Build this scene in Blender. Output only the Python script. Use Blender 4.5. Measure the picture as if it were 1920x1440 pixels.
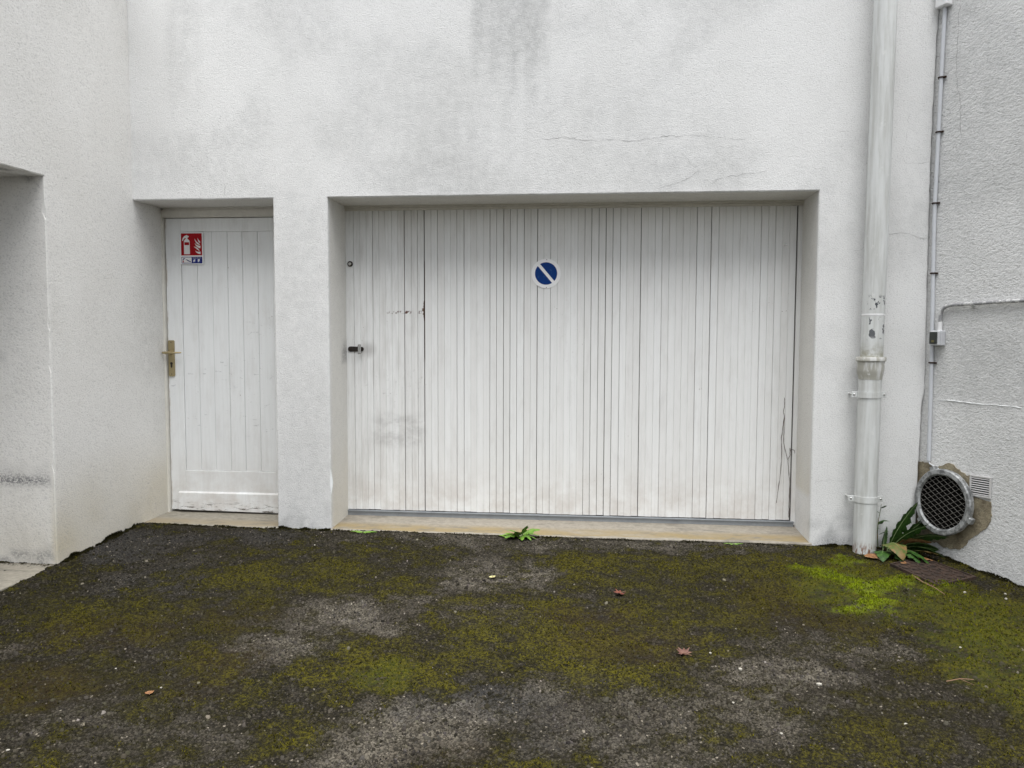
import bpy, math, random
import numpy as np
from mathutils import Vector, Matrix

random.seed(7)
rng = np.random.default_rng(7)
sc = bpy.context.scene
COL = sc.collection
for o in list(bpy.data.objects):
    bpy.data.objects.remove(o)

# ------------------------------------------------------------------ camera
YAW, PITCH, ROLL = 0.09952, -0.06483, -0.00332
cam_d = bpy.data.cameras.new('camera')
cam = bpy.data.objects.new('camera', cam_d)
COL.objects.link(cam)
cam_d.sensor_width = 36.0
cam_d.lens = 36.0 * 1483.1 / 1920.0
cam_d.clip_start = 0.05
cam_d.clip_end = 1000
M = Matrix.Rotation(YAW, 3, 'Z') @ Matrix.Rotation(PITCH, 3, 'X') @ Matrix.Rotation(ROLL, 3, 'Y')
right, fwd, up = M.col[0], M.col[1], M.col[2]
m4 = Matrix((right, up, -fwd)).transposed().to_4x4()
m4.translation = Vector((0, -4.768, 1.187))
cam.matrix_world = m4
sc.camera = cam

# ------------------------------------------------------------------ light: overcast daylight
SUN_EL, SUN_AZ = math.radians(75), math.radians(14)     # azimuth: from behind the camera, a little from the right
world = bpy.data.worlds.new('World')
sc.world = world
world.use_nodes = True
wn = world.node_tree
wn.nodes.clear()
wo = wn.nodes.new('ShaderNodeOutputWorld')
wb = wn.nodes.new('ShaderNodeBackground')
ws = wn.nodes.new('ShaderNodeTexSky')
ws.sky_type = 'NISHITA'
ws.sun_disc = False
ws.sun_elevation = SUN_EL
ws.sun_rotation = math.pi - SUN_AZ
ws.air_density = 1.0
ws.dust_density = 1.5
ws.ozone_density = 1.0
wh = wn.nodes.new('ShaderNodeHueSaturation')            # overcast: a grey sky
wh.inputs['Saturation'].default_value = 0.22
wn.links.new(ws.outputs[0], wh.inputs['Color'])
wn.links.new(wh.outputs[0], wb.inputs['Color'])
wb.inputs['Strength'].default_value = 0.05
wn.links.new(wb.outputs[0], wo.inputs['Surface'])
sun_d = bpy.data.lights.new('sun', 'SUN')
sun_d.energy = 1.5
sun_d.angle = math.radians(66)
sun_d.color = (1.0, 0.995, 0.985)
sun = bpy.data.objects.new('sun', sun_d)
COL.objects.link(sun)
to_sun = Vector((math.sin(SUN_AZ) * math.cos(SUN_EL), -math.cos(SUN_AZ) * math.cos(SUN_EL), math.sin(SUN_EL)))
sun.rotation_euler = to_sun.to_track_quat('Z', 'Y').to_euler()
sun.location = (3, -10, 12)
vs_ = sc.view_settings
vs_.view_transform = 'Standard'
vs_.look = 'None'
vs_.gamma = 1.0
vs_.use_curve_mapping = False
vs_.exposure = 1.78
cy = sc.cycles
cy.max_bounces = 6
cy.diffuse_bounces = 3
cy.glossy_bounces = 2
cy.transmission_bounces = 1

# ------------------------------------------------------------------ helpers
def hash2(ix, iy, s):
    h = (ix.astype(np.int64) * 374761393 + iy.astype(np.int64) * 668265263 + s * 1442695041) & 0xFFFFFFFF
    h = ((h ^ (h >> 13)) * 1274126177) & 0xFFFFFFFF
    h = h ^ (h >> 16)
    return (h & 0xFFFFFF) / float(0xFFFFFF)

def vnoise(x, y, s=0):
    x = np.asarray(x, float); y = np.asarray(y, float)
    ix = np.floor(x); iy = np.floor(y)
    fx = x - ix; fy = y - iy
    fx = fx * fx * (3 - 2 * fx); fy = fy * fy * (3 - 2 * fy)
    a = hash2(ix, iy, s); b = hash2(ix + 1, iy, s); c = hash2(ix, iy + 1, s); d = hash2(ix + 1, iy + 1, s)
    return (a * (1 - fx) + b * fx) * (1 - fy) + (c * (1 - fx) + d * fx) * fy

def fbm(x, y, s=0, o=4):
    r = 0; a = 0.5; f = 1.0; t = 0
    for k in range(o):
        r = r + a * vnoise(np.asarray(x) * f + 17.3 * k, np.asarray(y) * f - 9.1 * k, s + k); t += a; a *= 0.5; f *= 2.03
    return r / t

def sstep(a, b, x):
    t = np.clip((np.asarray(x, float) - a) / (b - a), 0, 1)
    return t * t * (3 - 2 * t)

def tag(o, label=None, cat=None, group=None, kind=None):
    if label: o['label'] = label
    if cat: o['category'] = cat
    if group: o['group'] = group
    if kind: o['kind'] = kind
    return o

def link(name, me, parent=None):
    o = bpy.data.objects.new(name, me)
    COL.objects.link(o)
    if parent is not None:
        o.parent = parent
        o.matrix_parent_inverse = PINV.get(parent.name, Matrix.Identity(4))
    return o

PINV = {}
def empty(name, loc=(0, 0, 0)):
    o = bpy.data.objects.new(name, None)
    COL.objects.link(o)
    o.location = loc
    o.empty_display_size = 0.05
    PINV[o.name] = Matrix.Translation(Vector(loc)).inverted()      # parts keep world coordinates
    return o

def mesh(name, V, Fc, mat, parent=None, smooth=False):
    me = bpy.data.meshes.new(name)
    me.from_pydata([tuple(map(float, v)) for v in V], [], [tuple(f) for f in Fc])
    if smooth:
        me.shade_smooth()
    me.update()
    if mat: me.materials.append(mat)
    return link(name, me, parent)

def attr(o, name, vals):
    a = o.data.attributes.new(name, 'FLOAT', 'POINT')
    a.data.foreach_set('value', np.asarray(vals, dtype=np.float32))

class MB:
    def __init__(s): s.v = []; s.f = []
    def add(s, V, Fc):
        n = len(s.v); s.v += [tuple(v) for v in V]; s.f += [tuple(i + n for i in f) for f in Fc]; return s
    def box(s, x0, x1, y0, y1, z0, z1, b=0.0, T=None):
        V = []; Fc = []
        if b <= 0:
            V = [(x, y, z) for z in (z0, z1) for y in (y0, y1) for x in (x0, x1)]
            Fc = [(0, 2, 3, 1), (4, 5, 7, 6), (0, 1, 5, 4), (2, 6, 7, 3), (0, 4, 6, 2), (1, 3, 7, 5)]
        else:                                             # every edge chamfered
            import bmesh
            bm = bmesh.new()
            bmesh.ops.create_cube(bm, size=1)
            for v in bm.verts:
                v.co = Vector((x0 + (v.co.x + .5) * (x1 - x0), y0 + (v.co.y + .5) * (y1 - y0), z0 + (v.co.z + .5) * (z1 - z0)))
            bmesh.ops.bevel(bm, geom=bm.edges[:], offset=b, segments=1, affect='EDGES')
            bm.verts.index_update()
            V = [tuple(v.co) for v in bm.verts]; Fc = [tuple(v.index for v in f.verts) for f in bm.faces]
            bm.free()
        if T: V = [T(*v) for v in V]
        return s.add(V, Fc)
    def prism(s, poly, d0, d1, fn):                       # outline poly in (u,v), extruded d0..d1 through fn(u,v,d)
        n = len(poly)
        V = [fn(u, v, d0) for u, v in poly] + [fn(u, v, d1) for u, v in poly]
        Fc = [tuple(range(n)), tuple(range(2 * n - 1, n - 1, -1))]
        Fc += [(i, i + n, (i + 1) % n + n, (i + 1) % n) for i in range(n)]
        return s.add(V, Fc)
    def tube(s, pts, r, n=10, cap=True):
        pts = [Vector(p) for p in pts]
        rr = r if isinstance(r, (list, tuple)) else [r] * len(pts)
        V = []; Fc = []; ref = None
        for i, p in enumerate(pts):
            t = (pts[min(i + 1, len(pts) - 1)] - pts[max(i - 1, 0)]).normalized()
            if ref is None:
                ref = Vector((1, 0, 0)) if abs(t.x) < 0.8 else Vector((0, 0, 1))
            a = (ref - t * ref.dot(t)).normalized(); b = t.cross(a); ref = a
            for k in range(n):
                th = 2 * math.pi * k / n
                V.append(tuple(p + (a * math.cos(th) + b * math.sin(th)) * rr[i]))
        for i in range(len(pts) - 1):
            for k in range(n):
                a_ = i * n + k; b_ = i * n + (k + 1) % n
                Fc.append((a_, b_, b_ + n, a_ + n))
        if cap:
            Fc.append(tuple(range(n - 1, -1, -1))); Fc.append(tuple(range((len(pts) - 1) * n, len(pts) * n)))
        return s.add(V, Fc)
    def build(s, name, mat, parent=None, smooth=False):
        o = mesh(name, s.v, s.f, mat, parent, False)
        if smooth:
            o.data.set_sharp_from_angle(angle=math.radians(40)) if hasattr(o.data, 'set_sharp_from_angle') else None
            for p in o.data.polygons: p.use_smooth = True
        return o

# ------------------------------------------------------------------ materials
class NT:
    def __init__(s, name):
        s.m = bpy.data.materials.new(name); s.m.use_nodes = True
        s.t = s.m.node_tree; s.t.nodes.clear()
        s.out = s.t.nodes.new('ShaderNodeOutputMaterial')
        s.b = s.t.nodes.new('ShaderNodeBsdfPrincipled')
        s.t.links.new(s.b.outputs[0], s.out.inputs[0])
        s._pos = None
    def set(s, node, key, v):
        i = node.inputs[key]
        if isinstance(v, bpy.types.NodeSocket): s.t.links.new(v, i)
        elif isinstance(v, (tuple, list)) and len(v) == 3 and i.type == 'RGBA': i.default_value = (*v, 1)
        else: i.default_value = v
    def P(s, **k):
        for a, v in k.items(): s.set(s.b, a.replace('_', ' '), v)
        return s
    def pos(s):
        if s._pos is None: s._pos = s.t.nodes.new('ShaderNodeNewGeometry').outputs['Position']
        return s._pos
    def xyz(s):
        n = s.t.nodes.new('ShaderNodeSeparateXYZ'); s.t.links.new(s.pos(), n.inputs[0]); return n.outputs
    def scaled(s, sx, sy, sz):
        n = s.t.nodes.new('ShaderNodeVectorMath'); n.operation = 'MULTIPLY'
        s.t.links.new(s.pos(), n.inputs[0]); n.inputs[1].default_value = (sx, sy, sz); return n.outputs[0]
    def noise(s, scale, detail=3, rough=0.55, vec=None, dist=0.0):
        n = s.t.nodes.new('ShaderNodeTexNoise'); s.t.links.new(vec if vec is not None else s.pos(), n.inputs['Vector'])
        n.inputs['Scale'].default_value = scale; n.inputs['Detail'].default_value = detail
        n.inputs['Roughness'].default_value = rough; n.inputs['Distortion'].default_value = dist
        return n.outputs[0]
    def vor(s, scale, feature='F1', vec=None, out='Distance'):
        n = s.t.nodes.new('ShaderNodeTexVoronoi'); n.feature = feature
        s.t.links.new(vec if vec is not None else s.pos(), n.inputs['Vector']); n.inputs['Scale'].default_value = scale
        return n.outputs[out]
    def math(s, op, a, b=0.0, c=0.0, clamp=False):
        n = s.t.nodes.new('ShaderNodeMath'); n.operation = op; n.use_clamp = clamp
        for i, v in enumerate((a, b, c)): s.set(n, i, v)
        return n.outputs[0]
    def mr(s, x, a, b, c=0.0, d=1.0):
        n = s.t.nodes.new('ShaderNodeMapRange'); n.interpolation_type = 'SMOOTHSTEP'
        for i, v in enumerate((x, a, b, c, d)): s.set(n, i, v)
        return n.outputs[0]
    def mix(s, f, a, b, mode='MIX'):
        n = s.t.nodes.new('ShaderNodeMix'); n.data_type = 'RGBA'; n.blend_type = mode
        s.set(n, 0, f); s.set(n, 6, a); s.set(n, 7, b); return n.outputs[2]
    def at(s, name):
        n = s.t.nodes.new('ShaderNodeAttribute'); n.attribute_name = name; return n.outputs['Fac']
    def atc(s, name):
        n = s.t.nodes.new('ShaderNodeAttribute'); n.attribute_name = name; return n.outputs['Color']
    def rnd(s):
        return s.t.nodes.new('ShaderNodeObjectInfo').outputs['Random']
    def bump(s, h, dist, strength=1.0, normal=None):
        n = s.t.nodes.new('ShaderNodeBump'); s.set(n, 'Height', h); n.inputs['Distance'].default_value = dist
        n.inputs['Strength'].default_value = strength
        if normal is not None: s.t.links.new(normal, n.inputs['Normal'])
        return n.outputs[0]

def simple(name, col, rough=0.6, metal=0.0, var=0.12, scale=40, spec=None):
    n = NT(name)
    f = n.noise(scale, 4)
    c0 = tuple(max(0, c * (1 - var)) for c in col); c1 = tuple(min(1, c * (1 + var)) for c in col)
    n.P(Base_Color=n.mix(f, c0, c1), Roughness=rough, Metallic=metal)
    if spec is not None: n.b.inputs['Specular IOR Level'].default_value = spec
    return n.m

def render_coat(name, base, dirt, grain, relief, coarse, stretch=(1, 1, 1), cw=0.4):
    """painted mineral render: fine roughcast, soiled in patches given by the vertex attribute 'stain'"""
    n = NT(name)
    v = n.scaled(*stretch)
    g1 = n.noise(grain, 4, 0.7, v)
    cz = n.noise(coarse, 2, 0.5, v)
    st = n.at('stain'); ye = n.at('yellow'); bl = n.at('smudge')
    m1 = n.noise(16, 5, 0.8)
    m2 = n.noise(1.6, 3, 0.6)
    s = n.math('ADD', st, n.math('MULTIPLY', n.math('SUBTRACT', m1, 0.5), n.math('ADD', n.math('MULTIPLY', st, 2.6), 0.55)), clamp=True)
    c = n.mix(s, base, dirt)
    c = n.mix(n.mr(m2, 0.35, 0.75, 0, 0.16), c, tuple(x * y for x, y in zip(dirt, (1.0, 0.98, 0.93))))
    c = n.mix(ye, c, (0.62, 0.565, 0.44), 'MIX')
    # greyer in the hollows of the grain
    c = n.mix(n.mr(g1, 0.48, 0.34, 0, 0.40), c, (0.36, 0.36, 0.36))
    sp = n.mr(n.noise(42, 2, 0.5), 0.76, 0.78, 0, 0.5)
    c = n.mix(sp, c, (0.22, 0.21, 0.2))
    bm_ = n.math('MULTIPLY', bl, n.mr(g1, 0.40, 0.56, 0.0, 1.0))
    c = n.mix(bm_, c, (0.10, 0.10, 0.115))
    h = n.math('ADD', g1, n.math('MULTIPLY', cz, cw))
    n.P(Base_Color=c, Roughness=0.92, Normal=n.bump(h, relief))
    n.b.inputs['Specular IOR Level'].default_value = 0.2
    return n.m

M_FACADE = render_coat('facade_render', (0.81, 0.81, 0.80), (0.48, 0.485, 0.48), 120, 0.0033, 40, (1, 1, 1.3), 0.35)
M_WING = render_coat('wing_render', (0.83, 0.82, 0.795), (0.60, 0.59, 0.56), 90, 0.0028, 30, (1, 1, 1.3), 0.5)
M_NEIGH = render_coat('neighbour_render', (0.84, 0.84, 0.83), (0.60, 0.605, 0.60), 75, 0.0085, 34, (1, 1, 1.7), 0.7)

def paint(name, base, slat=True):
    """weathered white paint on timber; marks follow world position"""
    n = NT(name)
    X, Y, Z = n.xyz()
    streak = n.noise(1.0, 5, 0.6, n.scaled(60, 60, 2.2))
    blot = n.noise(7, 5, 0.65)
    c = n.mix(n.mr(streak, 0.35, 0.75, 0, 0.45), base, tuple(x * 0.86 for x in base))
    c = n.mix(n.math('MULTIPLY', n.rnd(), 0.30 if slat else 0.08), c, (0.66, 0.64, 0.61))
    low = n.math('MULTIPLY', n.mr(Z, 0.42, -0.02), n.mr(blot, 0.32, 0.72))
    c = n.mix(n.math('MULTIPLY', low, 0.75), c, (0.58, 0.54, 0.50))
    c = n.mix(n.mr(n.noise(1, 4, 0.7, n.scaled(14, 14, 3.5)), 0.45, 0.75, 0, 0.3), c, (0.60, 0.585, 0.56))
    if slat:
        # grey scuffs low on the wicket leaf
        w = n.math('MULTIPLY', n.math('MULTIPLY', n.mr(X, -1.50, -1.36), n.mr(X, -1.06, -1.14)),
                   n.math('MULTIPLY', n.mr(Z, 0.40, 0.47), n.mr(Z, 0.68, 0.60)))
        sm = n.mr(n.noise(1, 5, 0.7, n.scaled(9, 9, 14)), 0.36, 0.66)
        c = n.mix(n.math('MULTIPLY', n.math('MULTIPLY', w, sm), 0.5), c, (0.42, 0.41, 0.40))
        w2 = n.math('MULTIPLY', n.math('MULTIPLY', n.mr(X, -1.60, -1.5), n.mr(X, -1.06, -1.1)),
                    n.math('MULTIPLY', n.mr(Z, 0.72, 0.76), n.mr(Z, 0.98, 0.9)))
        sm2 = n.mr(n.noise(1, 4, 0.7, n.scaled(40, 40, 40)), 0.60, 0.70)
        c = n.mix(n.math('MULTIPLY', n.math('MULTIPLY', w2, sm2), 0.45), c, (0.33, 0.31, 0.30))
        # darker mottled patch beside the handle
        dx = n.math('ADD', X, 1.47); dz = n.math('SUBTRACT', Z, 1.07)
        rr = n.math('SQRT', n.math('ADD', n.math('MULTIPLY', dx, dx), n.math('MULTIPLY', dz, dz)))
        c = n.mix(n.math('MULTIPLY', n.mr(rr, 0.075, 0.01), n.mr(blot, 0.3, 0.6, 0.2, 0.6)), c, (0.36, 0.345, 0.33))
        # rust of a removed hinge bar
        rz = n.math('ABSOLUTE', n.math('SUBTRACT', Z, 1.318))
        rw = n.math('MULTIPLY', n.mr(rz, 0.013, 0.005), n.math('MULTIPLY', n.mr(X, -1.345, -1.335), n.mr(X, -1.10, -1.11)))
        rn = n.mr(n.noise(1, 3, 0.7, n.scaled(62, 62, 30)), 0.50, 0.60)
        c = n.mix(n.math('MULTIPLY', rw, rn), c, (0.10, 0.035, 0.02))
        # paint gone along the hinge edge
        wz = n.mr(n.math('ABSOLUTE', n.math('SUBTRACT', Z, 1.328)), 0.075, 0.0, 0.0, 0.016)
        wz = n.math('MULTIPLY', wz, n.mr(n.noise(1, 4, 0.75, n.scaled(4, 4, 60)), 0.35, 0.65, 0.15, 1.0))
        ex = n.math('MULTIPLY', n.mr(n.math('ADD', X, wz), -1.0930, -1.0915), n.mr(X, -1.084, -1.086))
        ez = n.mr(n.math('ABSOLUTE', n.math('SUBTRACT', Z, 1.33)), 0.35, 0.30)
        c = n.mix(n.math('MULTIPLY', ex, ez), c, (0.12, 0.055, 0.03))
        # grime on the wicket leaf
        lf = n.math('MULTIPLY', n.mr(X, -1.085, -1.095), n.mr(n.noise(1, 4, 0.7, n.scaled(30, 30, 3)), 0.40, 0.70))
        c = n.mix(n.math('MULTIPLY', lf, 0.30), c, (0.45, 0.43, 0.40))
    # specks of knocked paint, in clusters
    cl = n.mr(n.noise(3.1, 2, 0.5), 0.55, 0.70)
    spk = n.mr(n.noise(1, 2, 0.6, n.scaled(105, 105, 75)), 0.69, 0.735)
    c = n.mix(n.math('MULTIPLY', cl, spk), c, (0.16, 0.11, 0.08))
    if not slat:
        # scratches and hand marks on the door, peeling at the foot
        scn = n.mr(n.noise(1, 4, 0.65, n.scaled(20, 20, 55)), 0.62, 0.70)
        scm = n.math('MULTIPLY', n.mr(n.noise(5, 2), 0.42, 0.58), n.math('MULTIPLY', n.mr(Z, 0.3, 0.5), n.mr(Z, 1.4, 1.15)))
        c = n.mix(n.math('MULTIPLY', n.math('MULTIPLY', scn, scm), 0.5), c, (0.36, 0.37, 0.38))
        pl = n.mr(n.noise(1, 5, 0.8, n.scaled(10, 10, 70)), 0.55, 0.60)
        c = n.mix(n.math('MULTIPLY', pl, n.mr(Z, 0.06, -0.02)), c, (0.10, 0.085, 0.07))
        brz = n.math('MULTIPLY', n.mr(X, -2.836, -2.846), n.mr(n.noise(6, 4, .6), 0.42, 0.62))
        c = n.mix(n.math('MULTIPLY', brz, 0.6), c, (0.40, 0.30, 0.20))
    h = n.noise(1, 4, 0.6, n.scaled(300, 300, 18))
    n.P(Base_Color=c, Roughness=n.mr(blot, 0.3, 0.7, 0.42, 0.62), Normal=n.bump(h, 0.0006))
    n.b.inputs['Specular IOR Level'].default_value = 0.35
    return n.m

M_PLANK = paint('garage_door_paint', (0.86, 0.865, 0.855), True)
M_DOOR = paint('door_paint', (0.86, 0.875, 0.875), False)
M_FRAME = simple('frame_paint', (0.70, 0.68, 0.62), 0.6, var=0.15, scale=25)
M_CORE = simple('door_core_timber', (0.06, 0.045, 0.035), 0.9)
M_STEEL = simple('galvanised_steel', (0.30, 0.32, 0.34), 0.55, 0.35, 0.25, 18)
M_BRASS = simple('champagne_aluminium', (0.40, 0.33, 0.19), 0.38, 0.75, 0.12, 30)
M_DARKMETAL = simple('dark_lock_metal', (0.03, 0.024, 0.02), 0.5, 0.4)
M_CHROME = simple('worn_chrome', (0.55, 0.55, 0.54), 0.25, 1.0, 0.2, 60)
M_HOLE = simple('shade_black', (0.006, 0.0055, 0.005), 0.95, spec=0.05)  # near-black that stands in for the shade inside openings
M_CRACK = simple('crack_shadow', (0.26, 0.255, 0.25), 0.95)
M_PLASTER = simple('fresh_plaster', (0.86, 0.88, 0.88), 0.85)
M_WHITEPLATE = simple('sign_white', (0.92, 0.92, 0.92), 0.35, 0, 0.03)
M_RED = simple('sign_red', (0.36, 0.004, 0.010), 0.5, 0, 0.06, spec=0.15)
M_SBLUE = simple('sign_navy', (0.010, 0.016, 0.15), 0.5, 0, 0.06, spec=0.15)
M_SWHITE = simple('sign_symbol_white', (0.80, 0.78, 0.77), 0.35, 0, 0.03)
M_CLIP = simple('rusty_clip', (0.035, 0.016, 0.010), 0.85, 0.2, 0.5, 120)
M_CONDUIT = simple('conduit_pvc', (0.60, 0.62, 0.65), 0.45, 0, 0.10, 12)
M_BOXPVC = simple('grey_box_pvc', (0.55, 0.56, 0.58), 0.5, 0, 0.06)
M_WHITEBOX = simple('white_box_pvc', (0.82, 0.82, 0.82), 0.4, 0, 0.04)
M_ROCKER = simple('rocker_rubber', (0.035, 0.04, 0.036), 0.5, 0, 0.2)
M_ROCKMARK = simple('rocker_emblem', (0.16, 0.14, 0.05), 0.5)
M_WIRE = simple('mesh_wire', (0.22, 0.21, 0.19), 0.6, 0.4, 0.2)
M_VENT = simple('vent_aluminium', (0.62, 0.61, 0.60), 0.5, 0.2, 0.1)
M_TWIG = simple('dry_twig', (0.11, 0.08, 0.066), 0.9)
M_TWIGL = simple('pale_twig', (0.22, 0.13, 0.08), 0.9)
M_STONE = simple('pale_chip', (0.40, 0.375, 0.32), 0.8, 0, 0.2, 90)

def no_parking_blue():
    n = NT('sign_blue')
    sc_ = n.mr(n.noise(1, 3, 0.6, n.scaled(60, 60, 35)), 0.62, 0.68, 0, 0.35)
    n.P(Base_Color=n.mix(sc_, (0.003, 0.040, 0.20), (0.08, 0.19, 0.38)), Roughness=0.5)
    n.b.inputs['Specular IOR Level'].default_value = 0.15
    return n.m
M_BLUE = no_parking_blue()

def metal_conduit():
    n = NT('painted_steel_tube')
    f = n.mr(n.noise(28, 4, 0.7), 0.48, 0.55)
    n.P(Base_Color=n.mix(f, (0.33, 0.33, 0.34), (0.62, 0.62, 0.61)), Roughness=0.6, Metallic=0.15)
    return n.m
M_TUBE = metal_conduit()

def downpipe_paint():
    n = NT('downpipe_paint')
    X, Y, Z = n.xyz()
    st = n.noise(1, 5, 0.65, n.scaled(26, 26, 2.2))
    c = n.mix(n.mr(st, 0.35, 0.72), (0.66, 0.675, 0.665), (0.48, 0.485, 0.46))
    bl = n.noise(22, 5, 0.7)
    c = n.mix(n.mr(bl, 0.58, 0.72, 0, 0.5), c, (0.74, 0.74, 0.72))
    # flakes lost round the joint: dark grey undercoat
    win = n.math('MAXIMUM', n.math('MULTIPLY', n.mr(Z, 1.315, 1.335), n.mr(Z, 1.41, 1.38)),
                 n.math('MULTIPLY', n.mr(Z, 1.14, 1.18), n.mr(Z, 1.285, 1.27, 0, 0.9)))
    fl = n.mr(n.noise(1, 3, 0.55, n.scaled(34, 34, 24)), 0.555, 0.57)
    c = n.mix(n.math('MULTIPLY', n.math('MULTIPLY', win, fl), n.mr(X, 1.535, 1.545)), c, (0.055, 0.06, 0.07))
    # green-brown dirt that collects above the socket, rust at the foot
    dz = n.math('MULTIPLY', n.mr(Z, 1.16, 1.06), n.mr(Z, 1.04, 1.06))
    c = n.mix(n.math('MULTIPLY', dz, n.mr(bl, 0.35, 0.6, 0.1, 0.7)), c, (0.24, 0.22, 0.14))
    lo = n.math('MULTIPLY', n.mr(Z, 0.02, -0.06), n.mr(n.noise(1, 3, 0.7, n.scaled(80, 80, 25)), 0.47, 0.6))
    c = n.mix(lo, c, (0.20, 0.09, 0.045))
    n.P(Base_Color=c, Roughness=n.mr(bl, 0.3, 0.7, 0.42, 0.65), Normal=n.bump(n.noise(60, 4), 0.0008))
    return n.m
M_PIPE = downpipe_paint()

def socket_mat():
    n = NT('socket_paint')
    bl = n.noise(30, 5, 0.7); st = n.noise(1, 4, 0.6, n.scaled(40, 40, 6))
    c = n.mix(n.mr(st, 0.42, 0.62), (0.40, 0.39, 0.34), (0.62, 0.62, 0.60))
    c = n.mix(n.mr(bl, 0.60, 0.68, 0, 0.8), c, (0.78, 0.78, 0.77))
    n.P(Base_Color=c, Roughness=0.6, Normal=n.bump(bl, 0.001))
    return n.m
M_SOCKET = socket_mat()

def sill_mat(name, tan, ochre):
    n = NT(name)
    X, Y, Z = n.xyz()
    a = n.noise(1, 5, 0.65, n.scaled(2.2, 7, 4)); b = n.noise(38, 5, 0.65)
    c = n.mix(n.mr(b, 0.3, 0.7), tuple(x * 0.82 for x in tan), tuple(x * 1.1 for x in tan))
    band = n.math('MULTIPLY', n.mr(Y, 0.20, 0.09), n.mr(n.math('ADD', Y, n.math('MULTIPLY', a, 0.10)), 0.055, 0.075))
    c = n.mix(n.math('MULTIPLY', band, n.mr(a, 0.30, 0.55, 0.15, 0.85)), c, ochre)
    c = n.mix(n.mr(n.noise(1, 4, 0.7, n.scaled(6, 14, 6)), 0.52, 0.68, 0, 0.7), c, tuple(x * 0.55 for x in tan))
    n.P(Base_Color=c, Roughness=0.85, Normal=n.bump(b, 0.003))
    return n.m
M_SILL = sill_mat('garage_sill_concrete', (0.31, 0.28, 0.23), (0.28, 0.21, 0.095))
M_SILL2 = sill_mat('door_sill_concrete', (0.30, 0.275, 0.225), (0.29, 0.24, 0.16))

def mortar_mat():
    n = NT('mortar_patch')
    a = n.noise(14, 6, 0.7); b = n.noise(90, 4, 0.6)
    c = n.mix(n.mr(a, 0.3, 0.7), (0.16, 0.13, 0.085), (0.36, 0.315, 0.215))
    c = n.mix(n.mr(n.noise(22, 4, .7), 0.55, 0.7, 0, 0.6), c, (0.10, 0.10, 0.075))
    n.P(Base_Color=c, Roughness=0.95, Normal=n.bump(b, 0.006))
    return n.m
M_MORTAR = mortar_mat()

def ring_mat():
    n = NT('galvanised_ring')
    a = n.noise(26, 5, 0.7)
    c = n.mix(n.mr(a, 0.4, 0.6), (0.17, 0.175, 0.175), (0.42, 0.43, 0.43))
    n.P(Base_Color=c, Roughness=0.5, Metallic=0.35, Normal=n.bump(a, 0.002))
    return n.m
M_RING = ring_mat()

def rust_mat():
    n = NT('rusty_iron')
    a = n.noise(24, 6, 0.7); b = n.noise(120, 4)
    c = n.mix(n.mr(a, 0.35, 0.65), (0.024, 0.016, 0.012), (0.066, 0.040, 0.028))
    n.P(Base_Color=c, Roughness=0.75, Metallic=0.2, Normal=n.bump(b, 0.002))
    return n.m
M_RUST = rust_mat()

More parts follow.
